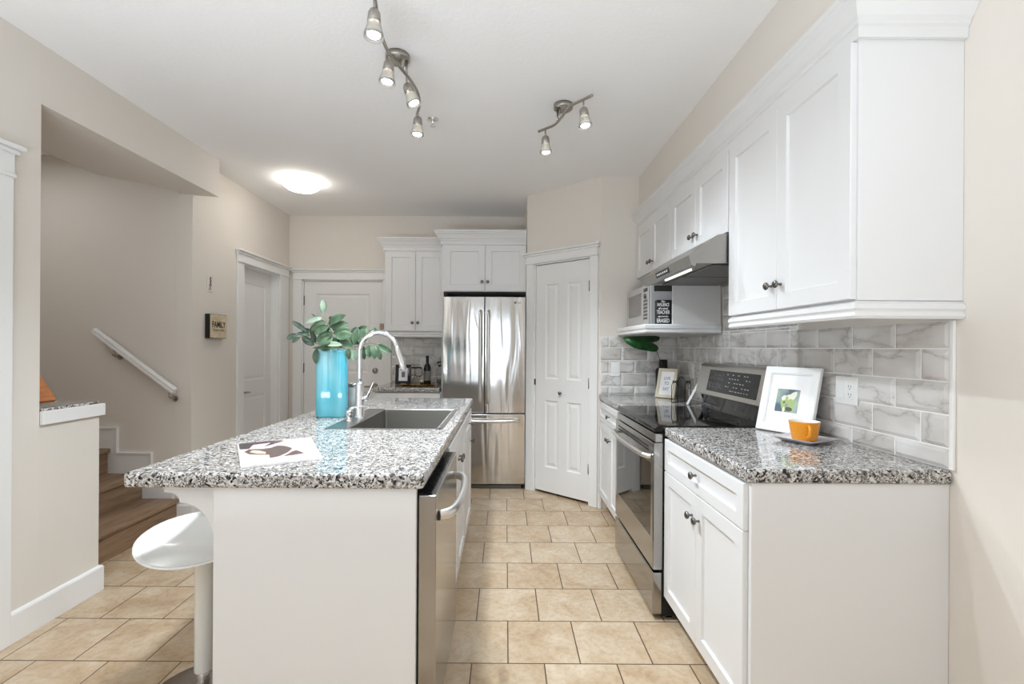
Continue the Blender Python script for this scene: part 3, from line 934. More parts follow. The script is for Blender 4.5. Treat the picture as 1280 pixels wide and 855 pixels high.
def branch(name, label, leaves, stems, mats_, rnd):
    R2 = random.Random(rnd)
    t = thing(name, label, 'branch', (vc.x, vc.y, ZT + .06), 'leafy branches in the turquoise vase')
    bm = B()
    for (x0, y0, x1, y1, w, Y, mi) in leaves:
        leaf(bm, LQ(x0, y0, Y), LQ(x1, y1, Y + R2.uniform(-.025, .012)), w / 8.533 * 1.14 * 2.45 / F, mi, R2.uniform(-.22, .22), R2.uniform(.03, .10))
    obj('leaves', bm, mats_, t)
    bm = B()
    for pts in stems:
        tube(bm, curve(pts, 5), .0022, 6)
    obj('stem', bm, 'stem', t)
    return t
bot = lambda dx: Vector((vc.x + dx, vc.y, ZT + .06))
rim = lambda dx: Vector((vc.x + dx, vc.y, ZT + .35))
branch('leafy_branch', 'dark green branch leaning left out of the turquoise vase',
       [(380, 385, 210, 265, 46, 2.45, 0), (275, 415, 155, 455, 56, 2.44, 0), (300, 440, 212, 498, 40, 2.43, 0), (420, 420, 262, 398, 44, 2.46, 0), (450, 525, 318, 430, 66, 2.44, 0), (420, 370, 320, 372, 46, 2.46, 0), (440, 440, 440, 300, 60, 2.47, 0), (478, 560, 468, 728, 62, 2.425, 0), (470, 500, 425, 380, 50, 2.46, 0), (455, 480, 345, 462, 40, 2.45, 0)],
       [[bot(-.03), rim(-.04), LQ(450, 500, 2.45), LQ(400, 410, 2.45), LQ(320, 410, 2.45), LQ(270, 415, 2.44)], [LQ(450, 500, 2.45), LQ(340, 440, 2.44), LQ(290, 440, 2.43)]], ['leafdark'], 1)
branch('leafy_branch', 'tall sage green branch with a pale tip leaf in the turquoise vase centre',
       [(548, 190, 545, 35, 68, 2.47, 1), (535, 232, 355, 292, 66, 2.46, 1), (575, 270, 415, 378, 84, 2.45, 0), (600, 325, 450, 402, 84, 2.44, 0), (600, 300, 785, 202, 80, 2.46, 0), (620, 335, 818, 288, 78, 2.46, 0), (650, 390, 468, 488, 86, 2.42, 0), (650, 440, 500, 520, 92, 2.42, 0), (650, 400, 845, 358, 78, 2.45, 0), (680, 430, 855, 420, 96, 2.43, 0),
        (560, 515, 750, 522, 50, 2.41, 1), (430, 555, 760, 548, 38, 2.42, 0), (715, 480, 865, 545, 84, 2.43, 0), (822, 555, 822, 680, 54, 2.43, 0), (600, 480, 700, 470, 80, 2.45, 0), (520, 560, 640, 560, 50, 2.44, 0), (640, 350, 760, 340, 60, 2.47, 2), (560, 400, 620, 300, 60, 2.48, 2), (700, 520, 760, 400, 80, 2.48, 2), (610, 250, 640, 215, 26, 2.46, 2), (470, 222, 418, 188, 10, 2.46, 2), (600, 540, 520, 430, 90, 2.48, 2)],
       [[bot(0), rim(0), LQ(650, 500, 2.45), LQ(640, 400, 2.455), LQ(600, 310, 2.46), LQ(555, 220, 2.465), LQ(548, 185, 2.47)]], ['leaf', 'leafpale', 'leafdark'], 2)
branch('leafy_branch', 'sage green branch reaching right behind the faucet from the turquoise vase',
       [(915, 335, 880, 530, 70, 2.50, 0), (925, 342, 840, 388, 46, 2.50, 2), (985, 335, 950, 515, 104, 2.51, 0), (920, 380, 1010, 320, 66, 2.52, 0), (1080, 420, 1082, 332, 74, 2.52, 0), (890, 560, 885, 692, 78, 2.50, 1), (975, 535, 985, 680, 60, 2.53, 0), (1030, 525, 1040, 662, 64, 2.53, 0), (1082, 525, 1090, 676, 72, 2.53, 0), (1125, 530, 1160, 684, 66, 2.53, 0), (1135, 515, 1280, 606, 66, 2.53, 0), (840, 400, 870, 520, 60, 2.49, 0), (900, 520, 960, 430, 60, 2.52, 2)],
       [[bot(.03), rim(.03), LQ(780, 560, 2.47), LQ(860, 550, 2.49), LQ(950, 520, 2.51), LQ(1060, 505, 2.53), LQ(1140, 515, 2.53)], [LQ(800, 555, 2.48), LQ(860, 470, 2.49), LQ(920, 400, 2.50), LQ(990, 350, 2.51)]], ['leaf', 'leafpale', 'leafdark'], 3)

# bar stool
sc_ = Vector((-1.103, 1.72, 0))
bs_ = thing('bar_stool', 'white moulded bar stool on a single post under the island overhang', 'bar stool', sc_)
bm = B(); lathe(bm, [(.200, .001), (.200, .006), (.190, .012), (.09, .020), (.045, .028), (.034, .040)], 48, Matrix.Translation(sc_)); obj('base', bm, 'nickel', bs_)
bm = B(); lathe(bm, [(.022, .038), (.022, .12)], 20, Matrix.Translation(sc_)); obj('chrome_collar', bm, 'chrome', bs_)
bm = B(); lathe(bm, [(.0285, .096), (.030, .100), (.030, .50), (.045, .522)], 28, Matrix.Translation(sc_)); obj('post', bm, 'stool', bs_)
bm = B(); NR, NA = 9, 44
def seatp(r, a, up):
    c_, s_ = math.cos(a), math.sin(a)
    x = .000 + .222 * r * c_; y = .012 + .205 * r * s_
    z = .528 + .052 * r ** 2.4 + .034 * r ** 3 * max(0, s_) + .020 * r ** 3 * (abs(c_) ** 2) - .022 * r ** 3 * max(0, -s_)
    if not up: z -= .012 - .007 * r ** 4
    return sc_ + Vector((x, y, z))
top = [[bm.verts.new(seatp((i + 1) / NR, 2 * PI * k / NA, 1)) for k in range(NA)] for i in range(NR)]
bt = [[bm.verts.new(seatp((i + 1) / NR, 2 * PI * k / NA, 0)) for k in range(NA)] for i in range(NR)]
ct, cb = bm.verts.new(seatp(0, 0, 1)), bm.verts.new(seatp(0, 0, 0))
for k in range(NA):
    k2 = (k + 1) % NA
    bm.faces.new([ct, top[0][k], top[0][k2]]); bm.faces.new([cb, bt[0][k2], bt[0][k]])
    for i in range(NR - 1):
        bm.faces.new([top[i][k], top[i + 1][k], top[i + 1][k2], top[i][k2]]); bm.faces.new([bt[i][k], bt[i][k2], bt[i + 1][k2], bt[i + 1][k]])
    bm.faces.new([top[-1][k], bt[-1][k], bt[-1][k2], top[-1][k2]])
obj('seat', bm, 'stool', bs_, smooth=True)
bm = B(); tube(bm, curve([sc_ + Vector((-.02, .02, .505)), sc_ + Vector((-.09, .06, .49)), sc_ + Vector((-.135, .09, .455))], 4), .005, 8); obj('lift_lever', bm, 'chrome', bs_)

# ------------------------------------------------------------------ right-hand base cabinets
t = base_unit('base_cabinet', 'large white base cabinet nearest on the right with end panel', 'right base cabinets', (1.07, 1.84, 0), None,
          [(.772, XR - .002, 1.4745, RN0 - .004, .10, ZU - .001)], (.842, .856, 1.4745, RN0 - .004, .001, .0995),
          [('drawer', (.752, 2.205, .7135), .729, .148, (.3645, .074)), ('door', (.752, 2.205, .12), .363, .59, (.363 - .032, .50)), ('door', (.752, 1.840, .12), .363, .59, (.032, .50))], FACE_R)
bm = B(); box(bm, .768, XR - .001, 1.456, 1.474, .001, ZU - .001, .001, 1); obj('end_panel', bm, 'cab', t)
base_unit('base_cabinet', 'small white base cabinet between range and pantry door', 'right base cabinets', (1.07, 3.36, 0), None,
          [(.772, XR - .002, RN1 + .004, YP - .002, .10, ZU - .001)], (.842, .856, RN1 + .004, YP - .002, .001, .0995),
          [('drawer', (.752, YP - .006, .7135), .766, .148, (.383, .074)), ('door', (.752, YP - .006, .12), .3815, .59, (.3815 - .032, .50)), ('door', (.752, YP - .3905, .12), .3815, .59, (.032, .50))], FACE_R)

# ------------------------------------------------------------------ range
rg = thing('range', 'stainless steel electric range with black glass cooktop', 'stove', (1.05, 2.595, 0))
Y0, Y1 = RN0 + .002, RN1 - .002
bm = B(); box(bm, .749, 1.36, Y0 + .002, Y1 - .002, .02, .888, .002, 1); 
for xx in (.79, 1.30):
    for yy in (Y0 + .04, Y1 - .04): box(bm, xx - .015, xx + .015, yy - .015, yy + .015, .001, .0205)
obj('body', bm, 'blackplastic', rg)
bm = B(); prism(bm, [(.712, .889), (.708, .896), (.711, .908), (.724, .921), (1.246, .921), (1.246, .889)], Y0, Y1, 'Y', .0015, seg=1); obj('cooktop', bm, 'blackgloss', rg)
for cx, cy, r_ in ((.88, 2.40, .105), (.88, 2.79, .085), (1.12, 2.40, .075), (1.12, 2.79, .095)):
    bm = B(); n_ = 40
    ri = [bm.verts.new((cx + (r_ - .0015) * math.cos(2 * PI * k / n_), cy + (r_ - .0015) * math.sin(2 * PI * k / n_), .9214)) for k in range(n_)]
    ro = [bm.verts.new((cx + r_ * math.cos(2 * PI * k / n_), cy + r_ * math.sin(2 * PI * k / n_), .9214)) for k in range(n_)]
    for k in range(n_): bm.faces.new([ri[k], ro[k], ro[(k + 1) % n_], ri[(k + 1) % n_]])
    obj('burner_ring', bm, 'greyslot', rg)
bm = B(); box(bm, .711, .7485, Y0 + .004, Y1 - .004, .842, .882, .003, 2); obj('front_rail', bm, 'steel_range', rg)
MO = frame((.703, Y1 - .004, .238), FACE_R)
dwid, dhei = Y1 - Y0 - .008, .600
bm = B(); panel_mesh(bm, dwid, dhei, .0445, [0, .036, dwid - .036, dwid], [0, .145, .497, dhei], {(1, 1)}, [(.001, -.003)], MO, .004)
od = obj('oven_door', bm, 'steel_range', rg)
bm = B(); box(bm, .038, dwid - .038, .147, .495, -.0028, -.0012, mtx=MO); obj('oven_window', bm, 'blackgloss', od)
bm = B()
for k in range(16):
    xx = .09 + k * (dwid - .18) / 15
    for zz in (.548, .566): box(bm, xx - .014, xx + .014, zz, zz + .008, .0, .0008, mtx=MO)
obj('vent_slots', bm, 'black', od)
bm = B()
hp = [(.035, .530, -.002), (.05, .531, .022), (.10, .532, .036), (dwid / 2, .533, .050), (dwid - .10, .532, .036), (dwid - .05, .531, .022), (dwid - .035, .530, -.002)]
tube(bm, curve([MO @ Vector(p) for p in hp], 7), .0125, 12); obj('handle', bm, 'steel_bar', od)
bm = B(); box(bm, .703, .7485, Y0 + .004, Y1 - .004, .026, .224, .004, 2); obj('storage_drawer', bm, 'steel_range', rg)
bm = B(); prism(bm, [(1.247, .8895), (1.247, .922), (1.262, 1.006), (1.37, 1.006), (1.37, .8895)], Y0 + .006, Y1 - .006, 'Y', .002, seg=1); obj('back_riser', bm, 'blackgloss', rg)
bm = B(); prism(bm, [(1.205, 1.0065), (1.243, 1.188), (1.262, 1.200), (1.37, 1.192), (1.37, 1.0065)], Y0, Y1, 'Y', .010, seg=3); bg = obj('backguard', bm, 'steel_flat', rg)
MD = frame((1.205, Y1, 1.0065), Vector((-.981, 0, .206)), Vector((.206, 0, .981)))
bm = B(); box(bm, .155, .712, .032, .158, .0002, .0022, .001, 1, MD)
R3 = random.Random(5)
for k in range(4):
    for q in range(2):
        tx, tz = .195 + k * .045, .120 - q * .05
        for a in range(10):
            aa = 2 * PI * a / 10
            if R3.random() < .7: box(bm, tx + .014 * math.cos(aa) - .003, tx + .014 * math.cos(aa) + .003, tz + .014 * math.sin(aa) - .0006, tz + .014 * math.sin(aa) + .0006, .0018, .0025, mtx=MD, mi=1)
for q in range(5):
    for k in range(9):
        if R3.random() < .75: box(bm, .38 + k * .030, .38 + k * .030 + R3.uniform(.008, .018), .050 + q * .022, .053 + q * .022, .0018, .0025, mtx=MD, mi=1)
obj('display', bm, ['display', 'mark'], bg)

# ------------------------------------------------------------------ right-hand wall cabinets
CROWN = [(.0005, 2.226), (.013, 2.226), (.013, 2.258), (.020, 2.263), (.020, 2.272), (.030, 2.282), (.046, 2.312), (.058, 2.324), (.058, 2.330), (.066, 2.336), (.066, 2.3505), (.0005, 2.3505)]
RAIL = [(-.012, 1.382), (.012, 1.382), (.017, 1.390), (.012, 1.400), (.012, 1.404), (.018, 1.412), (.016, 1.424), (.002, 1.4365), (-.012, 1.4365)]
UX = 1.066
def upper(label, group, y0, y1, z0, knobs_z, rails=None):
    t = thing('wall_cabinet', label, 'cabinet', (1.22, (y0 + y1) / 2, z0), group)
    bm = B(); box(bm, UX, XR - .0005, y0, y1, z0, 2.3508, .001, 1); obj('body', bm, 'cab', t)
    w = (y1 - y0 - .016) / 2
    y = y1 - .006
    shaker(t, 'door', (UX - .020, y, z0 + .004), FACE_R, w, 2.222 - z0 - .004, (w - .030, knobs_z - z0))
    shaker(t, 'door', (UX - .020, y - w - .003, z0 + .004), FACE_R, w, 2.222 - z0 - .004, (.030, knobs_z - z0))
    return t
GU = 'white wall cabinets above the right counter'
un = upper('tall white wall cabinet nearest on the right above the tiled wall', GU, 1.417, 2.206, 1.437, 1.53)
bm = B(); sweep(bm, [(UX - .004, 2.206), (UX - .004, 1.421), (XR - .001, 1.421)], [(a - .003, z) for a, z in RAIL]); obj('light_rail', bm, 'cab', un)
upper('short white wall cabinet right above the range hood', GU, 2.2075, 2.978, 1.836, 1.905)
upper('short white wall cabinet above the microwave', GU, 2.9795, YP - .003, 1.836, 1.905)
bm = B(); sweep(bm, [(UX, YP - .003), (UX, 1.417), (XR - .001, 1.417)], CROWN)
tag(obj('crown_moulding', bm, 'cab'), 'long white crown moulding over the right-hand wall cabinets', 'moulding')

sh = thing('shelf_unit', 'open white shelf with side panel under the far right wall cabinet', 'shelf', (1.13, 3.37, 1.385))
bm = B(); box(bm, UX, XR - .012, 2.988, 3.006, 1.4425, 1.8355, .001, 1); obj('side_panel', bm, 'cab', sh)
bm = B(); box(bm, .905, XR - .012, 2.994, YP - .013, 1.387, 1.442)
sweep(bm, [(.905, YP - .013), (.905, 2.994), (XR - .012, 2.994)], [(.0003, 1.386), (.012, 1.386), (.016, 1.394), (.012, 1.403), (.012, 1.410), (.018, 1.416), (.018, 1.434), (.012, 1.442), (.0003, 1.442)])
obj('shelf_board', bm, 'cab', sh)

# microwave
mw = thing('microwave', 'silver countertop microwave on the open shelf by the pantry wall', 'microwave', (1.15, 3.43, 1.443))
MX, MY0, MY1 = .962, 3.160, 3.705
bm = B(); box(bm, MX + .012, 1.34, MY0, MY1, 1.450, 1.722, .006, 2)
for yy in (MY0 + .05, MY1 - .05):
    for xx in (1.0, 1.3): lathe(bm, [(.012, 0), (.012, .008)], 12, Matrix.Translation((xx, yy, 1.4425)))
obj('body', bm, 'micro', mw)
MM = frame((MX, MY1, 1.450), FACE_R)
bm = B(); panel_mesh(bm, .415, .272, .0115, [0, .035, .380, .415], [0, .065, .232, .272], {(1, 1)}, [(.003, -.002)], MM); md = obj('door', bm, 'micro', mw)
bm = B(); box(bm, .0385, .3765, .0685, .2285, -.0018, -.0008, mtx=MM); obj('window', bm, 'microglass', md)
bm = B(); box(bm, .418, .545, 0, .272, -.0115, 0, .002, 1, MM); cp = obj('control_panel', bm, 'micro', mw)
bm = B()
for q in range(6): box(bm, .437, .527, .035 + q * .024, .050 + q * .024, .0, .0012, .0005, 1, MM)
lathe(bm, [(.018, 0), (.016, .010), (0, .011)], 16, MM @ Matrix.Translation((.482, .195, 0)))
obj('buttons', bm, 'gloss_grey', cp)
bm = B(); box(bm, .437, .527, .225, .25, .0, .001, mtx=MM); obj('clock_display', bm, 'display', cp)
bm = B(); box(bm, 1.00, 1.28, MY0 - .0012, MY0 + .001, 1.672, 1.712); obj('side_strip', bm, 'gloss_grey', mw)  # darker grey strip along the top of the microwave side
# teacher sign
sg = thing('block_sign', 'black block sign with white teacher saying beside the microwave', 'sign', (1.035, 3.06, 1.443))
bm = B(); box(bm, .982, 1.088, 3.040, 3.085, 1.4428, 1.602, .002, 1); obj('block', bm, 'signblack', sg)
for s_, z_, sz, sx in (('The', 1.590, .017, 1), ('INFLUENCE', 1.569, .030, .50), ('of a good', 1.546, .018, .9), ('TEACHER', 1.521, .034, .58), ('can never be', 1.494, .016, .80), ('ERASED', 1.466, .036, .66)):
    text(s_, sz, frame((1.022, 3.0395, z_), FACE_C), 'lettering', 'signwhite', sg, .0004, sx, bold=.0006)

# range hood
hd = thing('range_hood', 'slanted stainless steel range hood over the cooktop', 'range hood', (1.12, 2.595, 1.68))
hy0, hy1 = 2.212, 2.974
bm = B(); prism(bm, [(XR - .012, 1.835), (1.056, 1.835), (1.000, 1.826), (.862, 1.728), (.876, 1.682), (.896, 1.676), (.900, 1.690), (XR - .03, 1.690), (XR - .012, 1.676)], hy0, hy1, 'Y', .0015, seg=1); obj('body', bm, 'steel_hood', hd)
bm = B()
for y0_, y1_ in ((hy0 + .02, 2.585), (2.60, hy1 - .02)):
    box(bm, .985, XR - .05, y0_, y1_, 1.683, 1.6895, .002, 1)
obj('filter', bm, 'gloss_grey', hd)
bm = B(); box(bm, .928, .942, 2.37, 2.74, 1.681, 1.6898, .002, 1); obj('lamp', bm, 'hoodlamp', hd)
MHD = frame((.876, hy1, 1.682), Vector((-.957, 0, -.291)), Vector((-.291, 0, .957)))
bm = B(); box(bm, .265, .480, .010, .040, .0004, .0022, .001, 1, MHD)
for k in range(6): box(bm, .29 + k * .030, .305 + k * .030, .020, .030, .0018, .0028, mtx=MHD, mi=1)
obj('control_panel', bm, ['display', 'mark'], hd)

# ------------------------------------------------------------------ fridge and back cabinets
fg = thing('fridge', 'stainless steel french door fridge with bottom freezer drawer', 'fridge', (-.19, 4.55, 0))
fx0, fx1, fyd = -.566, .178, 4.215
bm = B(); box(bm, fx0 + .004, fx1 - .004, fyd + .062, 4.90, .03, 1.735, .004, 2); box(bm, fx0 + .03, fx1 - .03, fyd + .05, 4.80, .001, .0305); obj('body', bm, 'gloss_grey', fg)
fm = -.190
def fdoor(name, x0, x1, z0, z1):
    bm = B()
    N = 10; lp = []
    for k in range(N + 1):
        x = x0 + (x1 - x0) * k / N; g_ = (x - fx0) / (fx1 - fx0)
        lp.append((x, fyd + .012 * (2 * g_ - 1) ** 2))
    poly = lp + [(x1, fyd + .058), (x0, fyd + .058)]
    prism(bm, poly, z0, z1, 'Z', .004, seg=2)
    return obj(name, bm, 'steel', fg)
dl = fdoor('door', fx0, fm - .003, .695, 1.742); dr = fdoor('door', fm + .003, fx1, .695, 1.742); dz = fdoor('freezer_drawer', fx0, fx1, .055, .682)
for x_, p_ in ((fm - .036, dl), (fm + .036, dr)):
    bm = B(); pts = [(x_, fyd + .002, .79), (x_, fyd - .030, .815), (x_, fyd - .040, .90), (x_, fyd - .044, 1.20), (x_, fyd - .040, 1.50), (x_, fyd - .030, 1.585), (x_, fyd + .002, 1.61)]
    tube(bm, curve(pts, 6), .0175, 12, flat=.9); obj('handle', bm, 'steel_bar', p_)
bm = B(); pts = [(fx0 + .06, fyd + .010, .628), (fx0 + .08, fyd - .026, .628), (fx0 + .16, fyd - .038, .628), (fm, fyd - .046, .624), (fx1 - .16, fyd - .038, .628), (fx1 - .08, fyd - .026, .628), (fx1 - .06, fyd + .010, .628)]
tube(bm, curve(pts, 6), .015, 12); obj('handle', bm, 'steel_bar', dz)
bm = B(); lathe(bm, [(.011, 0), (.011, .002)], 20, frame((.085, fyd + .0075, 1.690), FACE_C)); obj('badge', bm, 'gloss_grey', dr)
text('LG', .026, frame((.122, fyd + .0085, 1.690), FACE_C), 'lettering', 'gloss_grey', dr, .001)
oc = thing('wall_cabinet', 'deep white cabinet with two small doors above the fridge', 'cabinet', (-.2, 4.6, 1.79))
bm = B(); box(bm, -.588, .186, 4.30, YB - .001, 1.795, 2.3508, .001, 1); box(bm, -.588, -.573, 4.30, YB - .001, .001, 1.7945); obj('body', bm, 'cab', oc)
wd = (.186 + .570) / 2 - .004
shaker(oc, 'door', (-.568, 4.280, 1.799), FACE_C, wd, 2.222 - 1.799, (wd - .024, .083))
shaker(oc, 'door', (-.568 + wd + .003, 4.280, 1.799), FACE_C, wd, 2.222 - 1.799, (.024, .083))
bm = B(); sweep(bm, [(-.588, 4.52), (-.588, 4.30), (.186, 4.30)], CROWN); obj('crown', bm, 'cab', oc)
ub = thing('wall_cabinet', 'white two-door wall cabinet left of the fridge above the gold tray', 'cabinet', (-.9, 4.75, 1.437))
bm = B(); box(bm, -1.190, -.5895, 4.600, YB - .001, 1.437, 2.3508, .001, 1); obj('body', bm, 'cab', ub)
wd = .2915
shaker(ub, 'door', (-1.178, 4.580, 1.441), FACE_C, wd, 2.222 - 1.441, (wd - .026, .080))
shaker(ub, 'door', (-1.178 + wd + .003, 4.580, 1.441), FACE_C, wd, 2.222 - 1.441, (.026, .080))
bm = B(); sweep(bm, [(-1.190, YB - .002), (-1.190, 4.600), (-.5895, 4.600)], CROWN); obj('crown', bm, 'cab', ub)
bm = B(); sweep(bm, [(-1.186, YB - .014), (-1.186, 4.604), (-.5895, 4.604)], RAIL); obj('light_rail', bm, 'cab', ub)
base_unit('base_cabinet', 'white base cabinet under the small granite worktop left of the fridge', None, (-.9, 4.6, 0), None,
          [(-1.19, -.5895, 4.285, YB - .002, .10, ZU + .003)], (-1.19, -.5895, 4.34, 4.354, .001, .0995),
          [('drawer', (-1.186, 4.265, .7135), .592, .152, None), ('door', (-1.186, 4.265, .12), .2945, .59, (.26, .5)), ('door', (-.8885, 4.265, .12), .2945, .59, (.034, .5))], FACE_C)

# ------------------------------------------------------------------ things on the back worktop
def back(x, y): return pz(x, y, ZT + .001)
fr = thing('picture_frame', 'small black picture frame on the back worktop left of the tray', 'picture frame', (-1.0, 4.60, ZT))
MB_ = frame((-1.082, 4.585, ZT + .003), Vector((0, -1, .14)), Vector((0, .14, 1)))
bm = B(); panel_mesh(bm, .152, .195, .014, [0, .030, .122, .152], [0, .032, .163, .195], {(1, 1)}, [(.002, -.006)], MB_); obj('frame', bm, 'black', fr)
bm = B(); box(bm, .032, .120, .034, .161, -.0058, -.0050, mtx=MB_); obj('print', bm, 'paper', fr)
bm = B(); box(bm, .060, .094, .070, .125, -.0049, -.0045, mtx=MB_); obj('motif', bm, 'ink', fr)
tr = B(); c_ = back(523, 482); c_.z = ZT
def ell(a, b, z): return [(c_.x + a * math.cos(2 * PI * k / 40), c_.y + b * math.sin(2 * PI * k / 40), z) for k in range(40)]
loft(tr, [ell(.150, .090, ZT + .0008), ell(.172, .108, ZT + .016), ell(.176, .112, ZT + .017), ell(.168, .104, ZT + .012), ell(.150, .088, ZT + .005)], smooth=True)
tag(obj('tray', tr, 'gold'), 'oval gold tray on the small granite worktop by the fridge', 'tray')
ZTR = ZT + .0055
bo = Vector((-.750, c_.y + .02, ZTR))
bt_ = thing('wine_bottle', 'dark wine bottle standing on the gold tray', 'bottle', bo)
bm = B(); lathe(bm, [(.031, 0), (.034, .004), (.034, .165), (.030, .185), (.016, .205), (.0135, .215), (.0135, .268), (.0155, .270), (.0155, .280), (0, .281)], 24, Matrix.Translation(bo)); obj('glass_body', bm, 'winedark', bt_)
bm = B(); lathe(bm, [(.0346, .045), (.0346, .135)], 24, Matrix.Translation(bo), capb=False, capt=False); obj('paper_label', bm, 'labelpaper', bt_)
for i, (gx, lab) in enumerate(((-.895, 'left wine glass on the gold tray'), (-.828, 'right wine glass on the gold tray beside the dark bottle'))):
    gp = Vector((gx, c_.y + (.01, -.02)[i], ZTR))
    bm = B(); lathe(bm, [(.032, 0), (.031, .002), (.006, .006), (.0035, .012), (.0035, .065), (.010, .072), (.030, .092), (.038, .120), (.036, .150), (.031, .172), (.0300, .172), (.035, .150), (.0368, .120), (.029, .094), (.006, .076), (0, .075)], 24, Matrix.Translation(gp), capt=False)
    tag(obj('wine_glass', bm, 'glass'), lab, 'wine glass', 'wine glasses on the gold tray')
cj = thing('candle_jar', 'tiny dark jar with pale lid at the foot of the wine bottle', 'jar', (-.790, c_.y - .055, ZTR))
bm = B(); lathe(bm, [(.017, 0), (.018, .003), (.018, .032)], 18, Matrix.Translation(cj.location)); obj('jar', bm, 'black', cj)
bm = B(); lathe(bm, [(.0185, .0325), (.0185, .052), (0, .053)], 18, Matrix.Translation(cj.location)); obj('lid', bm, 'beige', cj)
fv = Vector((-.652, 4.72, ZT + .0005))
gv = thing('glass_vase', 'clear glass vase beside the fridge on the back worktop', 'vase', fv)
bm = B(); lathe(bm, [(.030, 0), (.038, .01), (.045, .07), (.038, .13), (.022, .16), (.028, .19), (.0265, .19), (.020, .16), (.036, .13), (.043, .07), (.036, .014), (0, .010)], 24, Matrix.Translation(fv), capt=False); obj('glass_body', bm, 'glass', gv)
fl = thing('flower', 'white flower standing in the clear vase beside the fridge', 'flower', fv + Vector((0, 0, .02)))
bm = B(); tube(bm, curve([fv + Vector((0, 0, .02)), fv + Vector((.004, 0, .15)), fv + Vector((-.006, -.01, .26))], 4), .003, 7); obj('stem', bm, 'stem', fl)
bm = B()
for k in range(14):
    a = k * 2.4; rr = .012 + .002 * k
    p_ = fv + Vector((-.006, -.01, .262))
    leaf(bm, p_, p_ + Vector((math.cos(a) * rr, math.sin(a) * rr, .030 - .0012 * k)), .030, 0, .3, .1)
obj('petals', bm, 'petal', fl)
bm = B()
for a in (-2.6, -.5, .9):
    p_ = fv + Vector((-.003, -.008, .225)); leaf(bm, p_, p_ + Vector((math.cos(a) * .045, math.sin(a) * .03, -.02)), .022, 0)
obj('leaves', bm, 'leafdark', fl)

# ------------------------------------------------------------------ things on the right worktops
def leaning(name, label, BL, BR, lean, hgt, wood_, fw, thick=.018):
    """picture frame standing on BL-BR, its top pushed back by `lean`"""
    BL = Vector(BL); BR = Vector(BR)
    u = (BR - BL).normalized(); back_ = Vector((-u.y, u.x, 0))
    if back_.x < 0: back_ = -back_
    v = (back_ * lean + Vector((0, 0, hgt))).normalized()
    n = u.cross(v).normalized()
    mt = Matrix((u, v, n)).transposed().to_4x4(); mt.translation = BL + Vector((0, 0, .0008 + thick * abs(n.z)))
    w, h = (BR - BL).length, math.hypot(lean, hgt)
    t = thing(name, label, 'picture frame', (BL + BR) / 2)
    bm = B(); panel_mesh(bm, w, h, thick, [0, fw, w - fw, w], [0, fw, h - fw, h], {(1, 1)}, [(.0025, -.003), (.005, -.003), (.007, -.008)], mt, .0025)
    obj('frame', bm, wood_, t)
    return t, mt, w, h
ZC = ZT
tf, mt, w, h = leaning('picture_frame', 'white framed tulip photo leaning on the tiles behind the yellow cup', (1.160, 2.172, ZC), (1.270, 1.950, ZC), .080, .286, 'frame_white', .030)
ix, iz = .037, .037
bm = B(); box(bm, ix, w - ix, iz, h - iz, -.0078, -.0070, mtx=mt); obj('mat_board', bm, 'paper', tf)
pxa, pxb, pza, pzb = w / 2 - .053, w / 2 + .049, h * .31, h * .66
bm = B(); 
def flatpoly(bm, pts, z, mi):
    vs = [bm.verts.new(mt @ Vector((pxa + (pxb - pxa) * a, pza + (pzb - pza) * b, z))) for a, b in pts]
    f = bm.faces.new(vs); f.material_index = mi
flatpoly(bm, [(0, 0), (1, 0), (1, 1), (0, 1)], -.0066, 0)
def blob(cx, cy, rx, ry, rot, z, mi, pt=0):
    pts = []
    for k in range(18):
        a = 2 * PI * k / 18; x, y = rx * math.cos(a), ry * math.sin(a) * (1 - pt * math.cos(a))
        pts.append((cx + x * math.cos(rot) - y * math.sin(rot), cy + x * math.sin(rot) + y * math.cos(rot)))
    flatpoly(bm, pts, z, mi)
blob(.70, .30, .25, .12, 1.1, -.0065, 2); blob(.62, .14, .09, .16, 1.5, -.0064, 3); blob(.36, .28, .10, .26, .35, -.0064, 2); blob(.40, .10, .05, .12, 0, -.0063, 1)
blob(.55, .62, .22, .15, .7, -.0063, 1, .3); blob(.74, .74, .21, .13, .95, -.0062, 1, .3); blob(.40, .52, .20, .12, 1.0, -.0061, 2, .3); blob(.34, .62, .12, .09, 1.2, -.0060, 1, .3); blob(.58, .48, .16, .07, .6, -.0059, 2); blob(.38, .42, .06, .035, 1.3, -.0058, 3)
obj('tulip_photo', bm, ['print', 'tulip', 'tulipgreen', 'tulipdark'], tf)

SCn = Vector((1.205, 1.885, ZC))
def sqr(h_, z, r_): 
    q = []
    for x, y, zz in rrect(-h_, h_, -h_, h_, 0, r_, 4):
        a = math.radians(25); q.append((SCn.x + x * math.cos(a) - y * math.sin(a), SCn.y + x * math.sin(a) + y * math.cos(a), z))
    return q
bm = B(); loft(bm, [sqr(.058, ZC + .0008, .012), sqr(.074, ZC + .010, .013), sqr(.085, ZC + .0165, .014), sqr(.0855, ZC + .019, .014), sqr(.082, ZC + .0185, .013), sqr(.070, ZC + .0115, .012), sqr(.052, ZC + .0075, .010)])
tag(obj('saucer', bm, 'saucer'), 'pale grey square saucer under the yellow cup', 'saucer')
cpz = ZC + .0083
cu = thing('cup', 'mustard yellow dimpled cup on the pale square saucer', 'cup', (SCn.x, SCn.y, cpz))
MC = Matrix.Translation((SCn.x, SCn.y, cpz))
bm = B(); lathe(bm, [(.036, 0), (.042, .001), (.0445, .006), (.0555, .072), (.0558, .074), (.0546, .0755)], 40, MC, capt=False); obj('cup_wall', bm, 'cup', cu)
bm = B(); lathe(bm, [(.0545, .0756), (.0530, .0758), (.0515, .070), (.0415, .010), (0, .008)], 40, MC, capb=False, capt=False); obj('cup_lining', bm, 'cup_in', cu)
